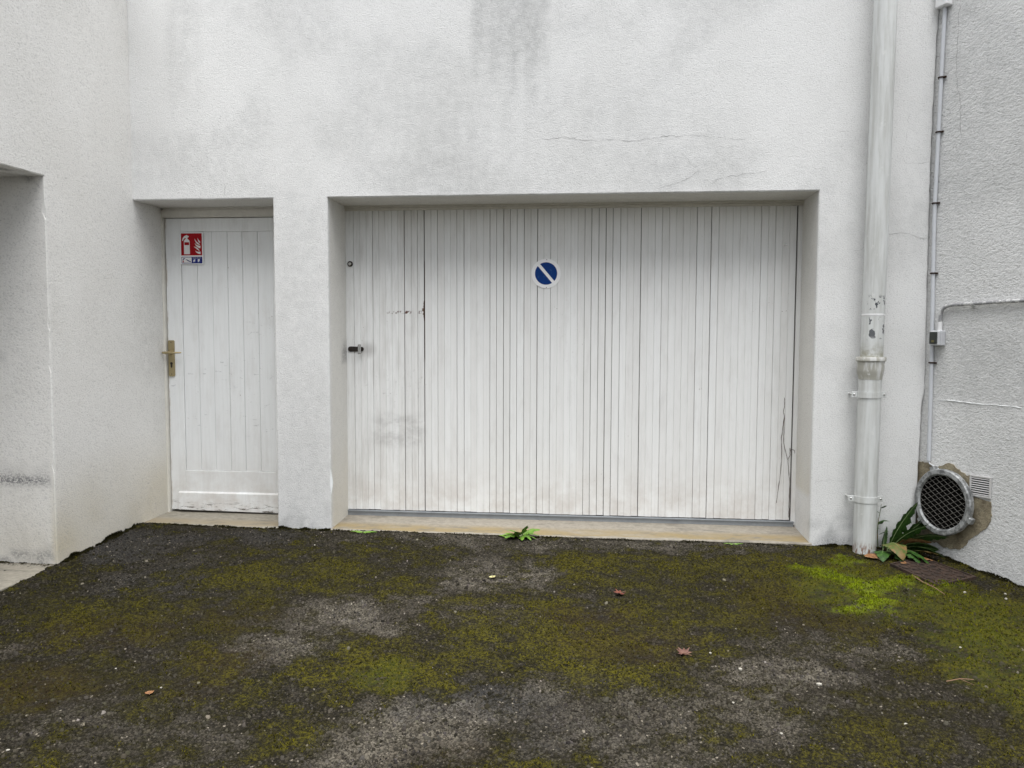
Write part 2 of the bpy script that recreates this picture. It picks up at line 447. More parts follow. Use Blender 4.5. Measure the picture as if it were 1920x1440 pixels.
def ground_mat(fine):
    n = NT('mossy_asphalt' if fine else 'asphalt')
    vt = n.t.nodes.new('ShaderNodeTexVoronoi'); n.t.links.new(n.pos(), vt.inputs['Vector']); vt.inputs['Scale'].default_value = 120
    dist = vt.outputs['Distance']
    sep = n.t.nodes.new('ShaderNodeSeparateColor'); n.t.links.new(vt.outputs['Color'], sep.inputs[0])
    r = n.math('POWER', sep.outputs[0], 1.5); r2 = sep.outputs[1]
    med = n.noise(20, 3, 0.7); fn = n.noise(75, 4, 0.8)
    c = n.mix(r, (0.011, 0.009, 0.006), (0.066, 0.056, 0.040))
    rough = 0.85
    if fine:
        bare = n.at('bare'); blue = n.at('blue'); red = n.at('red'); dark = n.at('dark'); moss = n.at('moss'); br = n.at('bright'); hg = n.at('hgt')
        c = n.mix(n.math('MULTIPLY', bare, n.mr(med, 0.30, 0.68, 0.15, 1.0)), c, n.mix(0.65, c, (0.29, 0.258, 0.205)))
        c = n.mix(n.math('MULTIPLY', blue, 0.8), c, n.mix(0.5, c, (0.055, 0.056, 0.060)))
        c = n.mix(n.math('MULTIPLY', red, n.mr(med, 0.36, 0.62)), c, n.mix(0.5, c, (0.038, 0.019, 0.008)))
        c = n.mix(n.math('MULTIPLY', dark, 0.7), c, n.mix(0.65, c, (0.012, 0.010, 0.006)))
    c = n.mix(n.mr(r2, 0.986, 0.990), c, (0.24, 0.21, 0.165))            # pale chips
    c = n.mix(n.mr(dist, 0.40, 0.75, 0, 0.75), c, (0.010, 0.008, 0.004))   # binder between the chips
    if fine:
        # moss fills the hollows first and leaves the stone tops showing
        cov = n.math('ADD', moss, n.math('MULTIPLY', n.math('SUBTRACT', med, 0.5), 1.0))
        cov = n.math('ADD', cov, n.math('MULTIPLY', n.math('SUBTRACT', fn, 0.5), 1.9))
        cov = n.math('SUBTRACT', cov, n.math('MULTIPLY', hg, 0.20))
        cov = n.mr(cov, 0.14, 0.58)
        mc = n.mix(n.mr(n.math('ADD', n.math('SUBTRACT', 1.0, fn), n.math('MULTIPLY', moss, 0.16)), 0.52, 0.82), (0.0055, 0.0044, 0.0010), (0.092, 0.081, 0.0025))
        mc = n.mix(n.math('MULTIPLY', dark, 0.6), mc, (0.015, 0.012, 0.003))
        mc = n.mix(n.math('MULTIPLY', red, 0.35), mc, (0.034, 0.018, 0.004))
        mc = n.mix(n.math('MULTIPLY', br, n.mr(n.math('ADD', fn, n.math('MULTIPLY', med, 0.6)), 0.60, 0.95)), mc, (0.17, 0.215, 0.006))
        c = n.mix(n.math('MULTIPLY', cov, 0.9), c, mc)
        rough = 0.9
    h = n.math('SUBTRACT', n.math('MULTIPLY', fn, 0.5), n.math('MULTIPLY', dist, 1.0))
    n.P(Base_Color=c, Roughness=rough, Normal=n.bump(h, 0.006))
    n.b.inputs['Specular IOR Level'].default_value = 0.2
    return n.m
M_GROUND = ground_mat(True)
M_ASPHALT = ground_mat(False)

def moss_mat():
    n = NT('moss')
    n.P(Base_Color=n.atc('col'), Roughness=1.0)
    n.b.inputs['Specular IOR Level'].default_value = 0.1
    return n.m
M_MOSS = moss_mat()

def leaf_mat(name, a, b, spot=None):
    n = NT(name)
    c = n.mix(n.mr(n.noise(45, 4, 0.65), 0.35, 0.65), a, b)
    if spot: c = n.mix(n.mr(n.noise(24, 3, 0.6), 0.45, 0.6), c, spot)
    n.P(Base_Color=c, Roughness=0.5, Normal=n.bump(n.noise(160, 3), 0.0015))
    n.b.inputs['Specular IOR Level'].default_value = 0.3
    return n.m
M_LEAF = leaf_mat('dandelion_leaf', (0.020, 0.055, 0.010), (0.048, 0.115, 0.018))
M_LEAFY = leaf_mat('young_leaf', (0.10, 0.21, 0.025), (0.17, 0.30, 0.04))
M_LEAFB = leaf_mat('browning_leaf', (0.07, 0.11, 0.025), (0.10, 0.13, 0.03), (0.20, 0.13, 0.05))
M_LEAFD = leaf_mat('dead_leaf', (0.22, 0.10, 0.04), (0.34, 0.19, 0.09))
M_LEAFR = leaf_mat('red_leaf', (0.12, 0.032, 0.02), (0.19, 0.06, 0.035))
M_LEAFP = leaf_mat('mauve_leaf', (0.12, 0.055, 0.042), (0.19, 0.10, 0.07))
M_RIB = leaf_mat('leaf_rib', (0.22, 0.30, 0.12), (0.28, 0.36, 0.16))

# ------------------------------------------------------------------ the setting: ground
def gz(x, y):
    return -0.057 + 0.05 * y - 0.0035 * x

MOSS = [(-1.71, -0.98, 0.46, 0.32, 0.7), (-1.35, -0.79, 0.25, 0.23, 0.6), (-2.05, -1.45, 0.38, 0.34, 0.5), (-2.3, -1.64, 0.25, 0.3, 0.5), (-1.59, -1.51, 0.3, 0.27, 0.6), (-0.75, -1.82, 0.31, 0.26, 0.9), (-0.83, -2.11, 0.23, 0.11, 0.6), (-0.41, -1.39, 0.21, 0.22, 0.6), (-0.44, -1.09, 0.18, 0.16, 0.5), (-0.2, -1.62, 0.26, 0.19, 0.8), (-0.43, -1.67, 0.17, 0.14, 0.7), (-0.01, -1.35, 0.3, 0.4, 0.8), (0.21, -0.58, 0.51, 0.33, 0.7), (0.53, -0.78, 0.4, 0.45, 0.6), (0.94, -0.66, 0.36, 0.47, 0.7), (1.22, -0.7, 0.35, 0.54, 1.0), (1.47, -1.01, 0.37, 0.39, 0.9), (1.75, -1.16, 0.28, 0.48, 1.0), (1.53, -1.75, 0.2, 0.47, 0.9), (1.33, -1.77, 0.24, 0.25, 0.5), (1.2, -1.43, 0.33, 0.21, 0.5), (-1.05, -2.33, 0.11, 0.08, 0.6), (-2.06, -2.04, 0.24, 0.19, 0.4), (0.16, -1.68, 0.3, 0.23, 0.7), (0.56, -1.77, 0.28, 0.11, 0.4), (1.06, -2.08, 0.21, 0.17, 0.35), (-1.68, -1.87, 0.23, 0.17, 0.3), (-0.15, -2.33, 0.1, 0.07, 0.5), (-0.24, -0.55, 0.2, 0.21, 0.2), (-0.92, -2.35, 0.14, 0.09, 0.4), (-0.3, -2.29, 0.21, 0.09, 0.2), (0.93, -1.96, 0.22, 0.22, 0.4), (1.5, -0.1, 0.3, 0.1, 0.8), (2.1, -0.8, 0.15, 0.4, 0.7)]
BRIGHT = [(1.14, -0.4, 0.06, 0.06, 0.75), (1.22, -0.47, 0.07, 0.08, 0.9), (1.28, -0.55, 0.07, 0.08, 1.0), (1.34, -0.63, 0.07, 0.09, 1.0), (1.36, -0.73, 0.07, 0.09, 1.0), (1.33, -0.85, 0.08, 0.08, 1.0), (1.24, -0.94, 0.08, 0.07, 0.8), (1.46, -0.67, 0.07, 0.07, 0.9), (1.56, -0.58, 0.07, 0.06, 0.8), (1.65, -0.56, 0.06, 0.05, 0.6), (1.86, -0.62, 0.07, 0.06, 0.8), (1.38, -0.86, 0.06, 0.07, 0.9), (1.44, -0.25, 0.06, 0.05, 0.6), (1.34, -0.31, 0.06, 0.04, 0.5), (1.71, -0.68, 0.06, 0.06, 0.6), (1.36, -0.68, 0.30, 0.34, 0.22), (1.84, -0.97, 0.28, 0.26, 0.16), (1.76, -1.26, 0.25, 0.30, 0.18), (1.62, -1.60, 0.22, 0.32, 0.14), (-0.79, -1.84, 0.12, 0.13, 0.15)]
BARE = [(-1.17, -1.32, 0.24, 0.2, 1.0), (-0.94, -1.44, 0.16, 0.14, 0.7), (-1.27, -1.66, 0.24, 0.17, 0.9), (-0.58, -0.66, 0.2, 0.23, 0.8), (-0.27, -0.63, 0.17, 0.2, 0.9), (-0.82, -1.13, 0.15, 0.16, 0.5), (-0.57, -2.1, 0.21, 0.12, 0.9), (-0.67, -2.28, 0.23, 0.14, 0.8), (0.76, -1.75, 0.22, 0.13, 0.9), (0.37, -1.98, 0.28, 0.22, 0.6), (0.65, -1.99, 0.22, 0.15, 0.6), (0.26, -2.23, 0.26, 0.12, 0.5), (-0.42, -1.27, 0.17, 0.15, 0.5), (-0.1, -1.88, 0.18, 0.16, 0.5), (0.6, -0.13, 0.56, 0.16, 0.6), (-0.71, -0.17, 0.63, 0.14, 0.5), (1.02, -1.4, 0.27, 0.21, 0.5), (-1.49, -2.38, 0.35, 0.15, 0.35), (-2.35, -1.8, 0.13, 0.14, 0.4), (-0.09, -2.2, 0.28, 0.19, 0.4)]
BLUE = [(-2.67, -0.53, 0.21, 0.27, 1.0), (-2.59, -0.27, 0.29, 0.12, 0.9), (-2.13, -0.17, 0.39, 0.09, 0.7), (-0.39, -1.97, 0.22, 0.15, 1.0), (-0.19, -2.08, 0.17, 0.14, 0.5), (-2.14, -0.91, 0.3, 0.26, 0.6), (0.12, -1.03, 0.15, 0.13, 0.3), (-0.07, -2.23, 0.23, 0.13, 0.4)]
RED = [(-2.04, -2.12, 0.23, 0.15, 0.8), (-1.43, -1.8, 0.19, 0.18, 0.6), (-1.4, -2.09, 0.15, 0.11, 0.4), (0.04, -1.17, 0.22, 0.12, 0.7), (0.17, -1.44, 0.32, 0.16, 0.6), (0.88, -0.95, 0.25, 0.27, 0.5), (-2.07, -1.62, 0.28, 0.2, 0.5), (1.55, -0.35, 0.17, 0.11, 0.5), (1.12, -1.05, 0.22, 0.16, 0.5), (-0.51, -2.37, 0.14, 0.06, 0.4), (-1.6, -1.34, 0.29, 0.12, 0.4)]
DARK = [(-1.57, -1.4, 0.53, 0.34, 0.7), (-1.86, -2.1, 0.39, 0.22, 0.7), (0.58, -0.91, 0.42, 0.35, 0.4), (0.91, -1.13, 0.32, 0.25, 0.6), (1.22, -1.04, 0.17, 0.09, 0.8), (-1.39, -2.4, 0.43, 0.15, 0.4), (-1.34, -0.66, 0.46, 0.25, 0.3), (-2.55, -1.44, 0.24, 0.29, 0.4), (1.13, -1.9, 0.34, 0.31, 0.5), (0.17, -1.49, 0.11, 0.07, 0.8)]

def blobs(lst, x, y, warp=0.42):
    wx = x + warp * (fbm(x * 2.6, y * 2.6, 31, 5) - 0.5) + 0.12 * (fbm(x * 14, y * 14, 33) - 0.5)
    wy = y + warp * (fbm(x * 2.6, y * 2.6, 41, 5) - 0.5) + 0.12 * (fbm(x * 14, y * 14, 43) - 0.5)
    r = np.zeros_like(x)
    for (cx, cy, rx, ry, w) in lst:
        q = ((wx - cx) / (rx * 1.3)) ** 2 + ((wy - cy) / (ry * 1.3)) ** 2
        r = np.maximum(r, w * np.clip(1.15 - q, 0, 1))
    return r

def cushion(x, y, m):
    return 0.011 * sstep(0.50, 0.72, fbm(x * 17, y * 17, 91, 3)) * np.clip(m, 0, 1)

def moss_at(x, y):
    m = 0.49 + 0.40 * blobs(MOSS, x, y) + 0.8 * (fbm(x * 4.5, y * 4.5, 77, 3) - 0.5) + 1.1 * (fbm(x * 15, y * 19, 79, 4) - 0.5)
    # damp foot of the walls
    m = np.maximum(m, 0.75 * sstep(0.07, 0.0, -y) * (x > 1.35))
    m = np.maximum(m, 0.8 * sstep(0.05, 0.0, -y) * (x > -1.97) * (x < -1.6))
    return m - 0.46 * blobs(BARE, x, y) - 0.40 * blobs(BLUE, x, y)

gx = np.arange(-3.45, 2.75, 0.0080); gy = np.arange(-3.0, 0.014, 0.0080)
GX, GY = np.meshgrid(gx, gy)
GXf, GYf = GX.ravel(), GY.ravel()
mo = moss_at(GXf, GYf)
brt = blobs(BRIGHT, GXf, GYf, 0.20)
jit = rng.uniform(-1, 1, len(GXf))
Zg = gz(GXf, GYf) + 0.010 * (fbm(GXf * 2.2, GYf * 2.2, 5) - 0.5) + 0.0030 * jit * (0.65 + 0.7 * fbm(GXf * 9, GYf * 9, 12, 2)) + cushion(GXf, GYf, mo) * (GYf < -0.03) + 0.006 * np.clip(brt, 0, 1) * (GYf < -0.03)
Xj = GXf + rng.uniform(-.0025, .0025, len(GXf)); Yj = GYf + rng.uniform(-.0025, .0025, len(GXf))
nx, ny = len(gx), len(gy)
idx = np.arange(nx * ny).reshape(ny, nx)
quads = np.stack([idx[:-1, :-1], idx[:-1, 1:], idx[1:, 1:], idx[1:, :-1]], -1).reshape(-1, 4)

def np_mesh(name, V, Q, mat, parent=None):
    me = bpy.data.meshes.new(name)
    k = Q.shape[1]
    me.vertices.add(len(V)); me.vertices.foreach_set('co', np.asarray(V, np.float32).ravel())
    me.loops.add(Q.size); me.loops.foreach_set('vertex_index', Q.astype(np.int32).ravel())
    me.polygons.add(len(Q)); me.polygons.foreach_set('loop_start', np.arange(0, Q.size, k, dtype=np.int32))
    me.update(calc_edges=True)
    me.materials.append(mat)
    return link(name, me, parent)

drive = np_mesh('driveway', np.stack([Xj, Yj, Zg], 1), quads, M_GROUND)
tag(drive, 'dark asphalt driveway blotched with green and yellow moss', 'driveway', kind='structure')
attr(drive, 'hgt', jit); attr(drive, 'moss', np.clip(mo, 0, 1)); attr(drive, 'bright', np.clip(brt, 0, 1))
attr(drive, 'bare', np.clip(blobs(BARE, GXf, GYf) * 0.9 + 0.7 * (fbm(GXf * 7, GYf * 9, 9) - .52), 0, 1))
attr(drive, 'blue', np.clip(blobs(BLUE, GXf, GYf), 0, 1)); attr(drive, 'red', np.clip(blobs(RED, GXf, GYf), 0, 1))
attr(drive, 'dark', np.clip(blobs(DARK, GXf, GYf), 0, 1))

V = []; Fc = []
ys = [0.6, -8.0, -30.0, -300.0]
zs = [gz(0, y) - 0.03 for y in (0.6, -8.0)] + [-0.60, -0.60]
for y, z in zip(ys, zs):
    V += [(-300, y, z), (300, y, z)]
Fc = [(0, 2, 3, 1), (2, 4, 5, 3), (4, 6, 7, 5)]
V += [(-300, 300, zs[0]), (300, 300, zs[0])]
Fc.append((8, 0, 1, 9))
g = mesh('ground', V, Fc, M_ASPHALT)
tag(g, 'plain asphalt yard running on beyond the mossy driveway', 'ground', kind='structure')

# ------------------------------------------------------------------ walls
def ticks(breaks, inset, step):
    """grid lines between the breaks, with a line a few mm either side of each inset break"""
    out = set()
    bs = sorted(breaks)
    for a, b in zip(bs[:-1], bs[1:]):
        n = max(1, int(round((b - a) / step)))
        out.update(np.round(np.linspace(a, b, n + 1), 5).tolist())
    for b in inset:
        out.add(round(b - 0.006, 5)); out.add(round(b + 0.006, 5))
    return np.array(sorted(out))

def wall_sheet(name, us, vs, holes, fn, rings, mat, parent, stains, seed):
    U, W = np.meshgrid(us, vs)
    nu, nv = len(us), len(vs)
    cu = (us[:-1] + us[1:]) / 2; cv = (vs[:-1] + vs[1:]) / 2
    keep = np.ones((nv - 1, nu - 1), bool)
    for (a, b, c, d) in holes:
        keep &= ~((cu[None, :] > a) & (cu[None, :] < b) & (cv[:, None] > c) & (cv[:, None] < d))
    ids = np.arange(nu * nv).reshape(nv, nu)
    D = 0.003 * (fbm(U * 1.3, W * 1.3, seed) - 0.5) * 2
    edges = []
    for j in range(nv - 1):
        for i in range(nu - 1):
            if not keep[j, i]: continue
            if i + 1 < nu - 1 and not keep[j, i + 1]: edges.append((ids[j, i + 1], ids[j + 1, i + 1]))
            if i > 0 and not keep[j, i - 1]: edges.append((ids[j + 1, i], ids[j, i]))
            if j + 1 < nv - 1 and not keep[j + 1, i]: edges.append((ids[j + 1, i + 1], ids[j + 1, i]))
            if j > 0 and not keep[j - 1, i]: edges.append((ids[j, i], ids[j, i + 1]))
    D = D.ravel(); Uf = U.ravel(); Wf = W.ravel()
    bset = sorted({v for e in edges for v in e})
    nn = fbm(Uf[bset] * 16 + Wf[bset] * 13, Wf[bset] * 16, seed + 3, 3)
    D = D.copy()
    D[bset] = 0.003 + 0.004 * nn + 0.016 * sstep(0.70, 0.80, nn)
    V = [fn(u, w, d) for u, w, d in zip(Uf, Wf, D)]
    jj, ii = np.nonzero(keep)
    Fc = [(int(ids[j, i]), int(ids[j, i + 1]), int(ids[j + 1, i + 1]), int(ids[j + 1, i])) for j, i in zip(jj, ii)]
    uv = list(zip(Uf, Wf, D))
    prev = {v: v for v in bset}
    for r in rings:
        cur = {}
        for v in bset:
            cur[v] = len(V); V.append(fn(Uf[v], Wf[v], r)); uv.append((Uf[v], Wf[v], r))
        for a, b in edges:
            Fc.append((prev[a], cur[a], cur[b], prev[b]))
        prev = cur
    used = sorted({i for f in Fc for i in f}); re = {o: k for k, o in enumerate(used)}
    V = [V[i] for i in used]; Fc = [tuple(re[i] for i in f) for f in Fc]
    uv = np.array([uv[i] for i in used])
    o = mesh(name, V, Fc, mat, parent)
    st, ye, sm = stains(uv[:, 0], uv[:, 1], uv[:, 2])
    attr(o, 'stain', np.clip(st, 0, 1)); attr(o, 'yellow', np.clip(ye, 0, 1)); attr(o, 'smudge', np.clip(sm, 0, 1))
    return o

house = empty('house', (0, 0.2, -0.05))
tag(house, 'off-white rendered house with a slatted garage door and a side door set in deep recesses', 'house')

EDGE = [(-0.4, 1.895), (0.465, 1.898), (0.714, 1.903), (0.81, 1.906), (0.845, 1.918), (0.869, 1.921), (1.359, 1.912), (1.75, 1.909), (2.12, 1.905), (2.41, 1.907), (2.70, 1.911), (2.84, 1.914), (3.01, 1.924), (6, 1.925)]
ez = np.array([a for a, _ in EDGE]); ex = np.array([b for _, b in EDGE])
def edge_x(z):
    return float(np.interp(z, ez, ex) + 0.005 * (vnoise(z * 30, 0.0, 3) - 0.5) + 0.003 * (vnoise(z * 90, 0.0, 4) - 0.5))
def f_main(u, v, d):
    if u > 1.8:
        u = u + (edge_x(v) - 1.925) * min(1.0, (u - 1.8) / 0.125)
    return (u, d, v)
us = ticks([-2.874, -1.961, -1.615, 1.298, 1.8, 1.925, 1.96], [-1.961, -1.615, 1.298, 1.925], 0.025)
vv = ticks([-0.3, 2.009, 4.2], [2.009], 0.045)

def band(x, a, b, s):
    return sstep(a - s, a + s, x) * sstep(b + s, b - s, x)
def st_main(u, v, d):
    wob = 0.10 * (fbm(u * 5, v * 5, 51) - 0.5)
    n1 = fbm(u * 2.2, v * 2.2, 52)
    strk = fbm(u * 26, v * 0.9, 59, 3)
    s = 0.60 * (0.6 + 0.7 * strk) * band(u + wob * .3, -0.72, -0.27, 0.03) * sstep(2.25, 3.0, v + wob * 3 + 0.5 * (strk - .5))
    s = np.maximum(s, 0.42 * band(u + wob, -1.25, 0.5, 0.4) * sstep(2.9, 2.5, v + wob) * (0.45 + 0.9 * (n1 - .35)) * (0.5 + strk))
    s = np.maximum(s, 0.5 * band(u + wob * 2, -1.45, 0.95, 0.22) * sstep(2.34, 2.2, v + wob * 2) * sstep(1.98, 2.06, v) * (0.35 + 1.2 * (n1 - .3)))
    s = np.maximum(s, 0.30 * (0.4 + strk) * band(u + wob * .3, -2.62, -2.42, 0.05) * sstep(2.4, 3.0, v + 0.6 * (strk - .5)))
    s = np.maximum(s, 0.26 * band(u, -1.961, -1.6, 0.1) * sstep(2.2, 1.9, v) * (0.6 + n1 * .6))
    s = np.maximum(s, 0.25 * sstep(0.45, 0.7, n1))
    s = np.maximum(s, 0.75 * sstep(0.22, -0.03, v) * sstep(.4, .65, fbm(u * 12, v * 12, 57)))
    s = s * np.where(d > 0.012, 0.35, 1.0)
    ye = 0.55 * np.where(d > 0.02, 1, 0) * sstep(1.0, 0.1, v) * (0.4 + 0.8 * fbm(u * 3 + d * 9, v * 3, 58))
    ye = np.maximum(ye, 0.22 * np.where(d > 0.02, 1, 0))
    ye = np.where((u > 1.2) & (v < 0.2) & (d > 0.01), 0, ye)
    sm = 0.8 * np.where((d > .25) & (u < -1.5), 1, 0) * band(v, 1.0, 1.1, 0.03)
    sm = sm + 0.55 * sstep(0.03, -0.05, v) * sstep(.45, .65, fbm(u * 14, v * 14, 56)) * np.where(d < .02, 1, 0)
    return s, ye, sm
wall_sheet('facade_wall', us, vv, [(-3, -1.961, -1, 2.009), (-1.615, 1.298, -1, 2.009), (1.925, 2.2, -1, 7)],
           f_main, [0.06, 0.14, 0.22, 0.30, 0.36, 0.46], M_FACADE, house, st_main, 11)

# wing wall on the left, at right angles to the facade, with its own recess
WX0, WXS = -2.874, 0.0242                                # x of the plane at y = 0 and its drift per metre of y
def f_wing(u, v, d):                                     # u = -y
    return (WX0 - WXS * u - d, -u, v)
us2 = ticks([-0.46, 0.782, 3.2, 3.5], [0.782, 3.2], 0.045)
vv2 = ticks([-0.4, 2.007, 3.7], [2.007], 0.045)
def st_wing(u, v, d):
    n1 = fbm(u * 1.8, v * 1.8, 61)
    s = 0.30 * sstep(0.4, 0.7, n1) + 0.25 * sstep(0.35, 0.0, v) * fbm(u * 9, v * 9, 63)
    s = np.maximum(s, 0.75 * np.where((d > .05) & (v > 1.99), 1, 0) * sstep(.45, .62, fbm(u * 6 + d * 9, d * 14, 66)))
    ye = 0.95 * sstep(0.60, 0.0, v) * (0.5 + 0.8 * (fbm(u * 4, v * 4, 64) - .3)) * np.where(d > 0.02, 0.25, 1)
    ye = np.maximum(ye, 0.35 * band(u, 0.15, 0.6, 0.15) * sstep(0.4, 0.1, v))
    jamb = np.where((d > 0.03) & (u < 1.0), 1, 0)
    sm = 0.9 * jamb * band(v + 0.10 * (d - .15), 0.355, 0.40, 0.02) + 0.35 * jamb * band(v, 0.40, 0.46, 0.03) * sstep(.4, .6, fbm(d * 30, v * 30, 68))
    sm = sm + 0.9 * jamb * np.exp(-(((v - 1.06) / 0.03) ** 2 + ((d - 0.31) / 0.02) ** 2))
    sm = sm + 0.8 * jamb * sstep(0.06, -0.05, v + 0.05 * fbm(d * 20, v * 9, 69)) * sstep(.42, .6, fbm(d * 26, v * 26, 67))
    s = np.maximum(s, 0.5 * jamb * sstep(0.5, 0.0, v) * sstep(.4, .65, fbm(d * 9, v * 5, 65)))
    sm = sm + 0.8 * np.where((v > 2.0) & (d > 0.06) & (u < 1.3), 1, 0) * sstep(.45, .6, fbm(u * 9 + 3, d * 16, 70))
    return s, ye, sm
wing = wall_sheet('wing_wall', us2, vv2, [(0.782, 3.2, -1, 2.007)], f_wing, [0.04, 0.09, 0.14, 0.19, 0.24, 0.29, 0.34, 0.42, 0.5], M_WING, house, st_wing, 12)

# back of the left-hand recess: a plain boarded door, just out of the photograph
b = MB(); b.box(-3.43, -3.40, -3.25, -0.74, -0.2, 2.06); rd = b.build('recess_door', M_CORE, house)
for k in range(24):
    y1 = -0.80 - k * 0.1
    b = MB(); b.box(-3.40, -3.385, y1 - 0.096, y1, -0.08, 2.0, 0.003); b.build('plank', M_PLANK, rd)

# roof slab / mass behind, closes the building against the sky
b = MB(); b.box(-2.95, 1.91, 0.465, 4.0, -0.3, 4.2); b.build('building_core', M_CORE, house)
b = MB(); b.box(-6.0, -3.5, -3.5, 4.0, -0.3, 3.7); b.build('wing_core', M_CORE, house)
b = MB(); b.box(-3.45, -2.985, -3.5, -3.27, -0.3, 3.7); b.box(-3.5, -2.985, -3.2, 0.0, 2.08, 3.7); b.build('wing_core', M_CORE, house)

# ------------------------------------------------------------------ sills
def sill(name, x0, x1, y0, y1, zf, zb, mat, zb0=-0.3):
    nxs = 40
    V = []; Fc = []
    for k in range(nxs + 1):
        x = x0 + (x1 - x0) * k / nxs
        e = 0.006 * (float(vnoise(x * 9, 0.5, 8)) - 0.5); r = 0.003 * (float(vnoise(x * 14, 2.5, 9)) - .5)
        V += [(x, y0 + e, zb0), (x, y0 + e, zf - 0.006 + r), (x, y0 + 0.008 + e, zf + r), (x, (y0 + y1) / 2, (zf + zb) / 2 + r), (x, y1, zb)]
    for k in range(nxs):
        a = k * 5
        Fc += [(a + i, a + 5 + i, a + 6 + i, a + 1 + i) for i in range(4)]
    return mesh(name, V, Fc, mat, house, False)
tag(sill('sill', -1.63, 1.31, -0.006, 0.42, -0.050, -0.036, M_SILL), label='wide ochre-stained concrete sill under the garage door')
tag(sill('sill', -2.875, -1.955, -0.004, 0.42, -0.048, -0.042, M_SILL2), label='narrow tan concrete sill under the side door')
V = []; Fc = []
for k in range(30):
    y = -0.775 - 2.44 * k / 29
    e = 0.006 * (float(vnoise(y * 9, 0.5, 18)) - .5)
    z = -0.086 + 0.006 * (y + 0.78)
    V += [(-3.42, y, z + 0.004), (-2.905 + WXS * (y + .78) + e, y, z), (-2.895 + WXS * (y + .78) + e, y, z - 0.008), (-2.895 + WXS * (y + .78) + e, y, -0.4)]
for k in range(29):
    a = k * 4
    Fc += [(a + i, a + 1 + i, a + 5 + i, a + 4 + i) for i in range(3)]
tag(mesh('sill', V, Fc, M_SILL2, house), label='pale concrete sill of the left-hand recess')

# ------------------------------------------------------------------ garage door
GY_ = 0.352
b = MB(); b.box(-1.64, 1.31, GY_ + 0.020, GY_ + 0.05, -0.05, 2.03)
gd = b.build('garage_door', M_CORE, house)
tag(gd, label='white garage door of narrow vertical boards with a wicket leaf at the left')
edges = [-1.618, -1.562, -1.519, -1.476, -1.434, -1.392, -1.349, -1.306, -1.264, -1.222, -1.175, -1.134, -1.09, -1.044, -1.001, -0.957, -0.915, -0.874, -0.827, -0.784, -0.742, -0.7, -0.657, -0.614, -0.568, -0.525, -0.481, -0.435, -0.392, -0.349, -0.307, -0.264, -0.22, -0.175, -0.134, -0.09, -0.046, -0.003, 0.043, 0.088, 0.132, 0.18, 0.221, 0.266, 0.309, 0.353, 0.397, 0.441, 0.485, 0.529, 0.571, 0.613, 0.657, 0.701, 0.745, 0.791, 0.834, 0.878, 0.922, 0.964, 1.007, 1.051, 1.095, 1.138, 1.181, 1.224, 1.267]
gaps = {-1.222: 4.0, -1.134: 2.0, -1.09: 5.5, -1.044: 0.6, -0.874: 2.6, -0.827: 2.6, -0.657: 2.6, -0.614: 1.8, -0.568: 2.8, -0.525: 3.2, -0.481: 2.2, -0.435: 1.8, -0.349: 3.4, -0.264: 1.6, -0.046: 2.0, -0.003: 2.2, 0.043: 2.4, 0.088: 4.0, 0.132: 2.8, 0.18: 1.8, 0.309: 4.4, 0.441: 1.6, 0.657: 1.7, 0.745: 4.0, 0.791: 1.4, 1.051: 1.3, 1.138: 1.3, 1.267: 4.0, -1.562: 1.6, -1.434: 1.5, -1.001: 1.3}
def plank_mesh(w, z0, z1, th=0.018, ch=0.0028):
    h = w / 2
    prof = [(-h, th), (-h, ch), (-h + ch * 0.8, 0), (h - ch * 0.8, 0), (h, ch), (h, th)]
    V = [(x, y, z) for z in (z0, z1) for x, y in prof]
    n = len(prof)
    Fc = [(i, i + 1, i + 1 + n, i + n) for i in range(n - 1)] + [tuple(range(n - 1, -1, -1)), tuple(range(n, 2 * n))]
    me = bpy.data.meshes.new('plank'); me.from_pydata(V, [], Fc); me.materials.append(M_PLANK)
    return me
pm = {}
for a, c in zip(edges[:-1], edges[1:]):
    ga = gaps.get(a, 0.3) * 0.9 / 2000; gc = gaps.get(c, 0.3) * 0.9 / 2000
    w = round(c - gc - a - ga, 3)
    if w not in pm: pm[w] = plank_mesh(w, 0.0, 1.99)
    o = link('plank', pm[w], gd)
    o.location = ((a + ga + c - gc) / 2, GY_ + random.uniform(-0.0010, 0.0010), 0.002 + random.uniform(-0.0015, 0.0015))
    o.rotation_euler = (0, random.uniform(-0.0002, 0.0002), random.uniform(-0.012, 0.012))
b = MB(); b.box(1.2725, 1.300, GY_ - 0.004, GY_ + 0.02, -0.03, 1.992, 0.002); b.build('side_trim', M_PLANK, gd)
b = MB(); b.box(-1.617, 1.290, GY_ - 0.006, GY_ + 0.018, -0.040, -0.004, 0.002); b.box(-1.617, 1.290, GY_ - 0.016, GY_ - 0.006, -0.010, -0.005)
b.build('bottom_rail', M_STEEL, gd)
b = MB(); b.box(-1.63, 1.31, 0.325, GY_ + 0.018, 1.996, 2.03); b.box(-1.63, 1.31, 0.338, GY_ + 0.018, 1.980, 1.995); b.build('frame_head', M_FRAME, gd)
# keyed cylinder
def disc(cx, cz, r, y0, y1, n=20, ch=0.0):
    m = MB(); pts = [(cx, y1, cz), (cx, y0 + ch, cz), (cx, y0, cz)]
    return m.tube(pts, [r, r, max(r - ch, r * .5)], n)
disc(-1.585, 1.635, 0.0185, GY_ - 0.012, GY_, 20, 0.006).build('lock_cylinder', M_DARKMETAL, gd, True)
disc(-1.585, 1.635, 0.0110, GY_ - 0.015, GY_ - 0.012, 16, 0.002).build('lock_core', M_CHROME, gd, True)
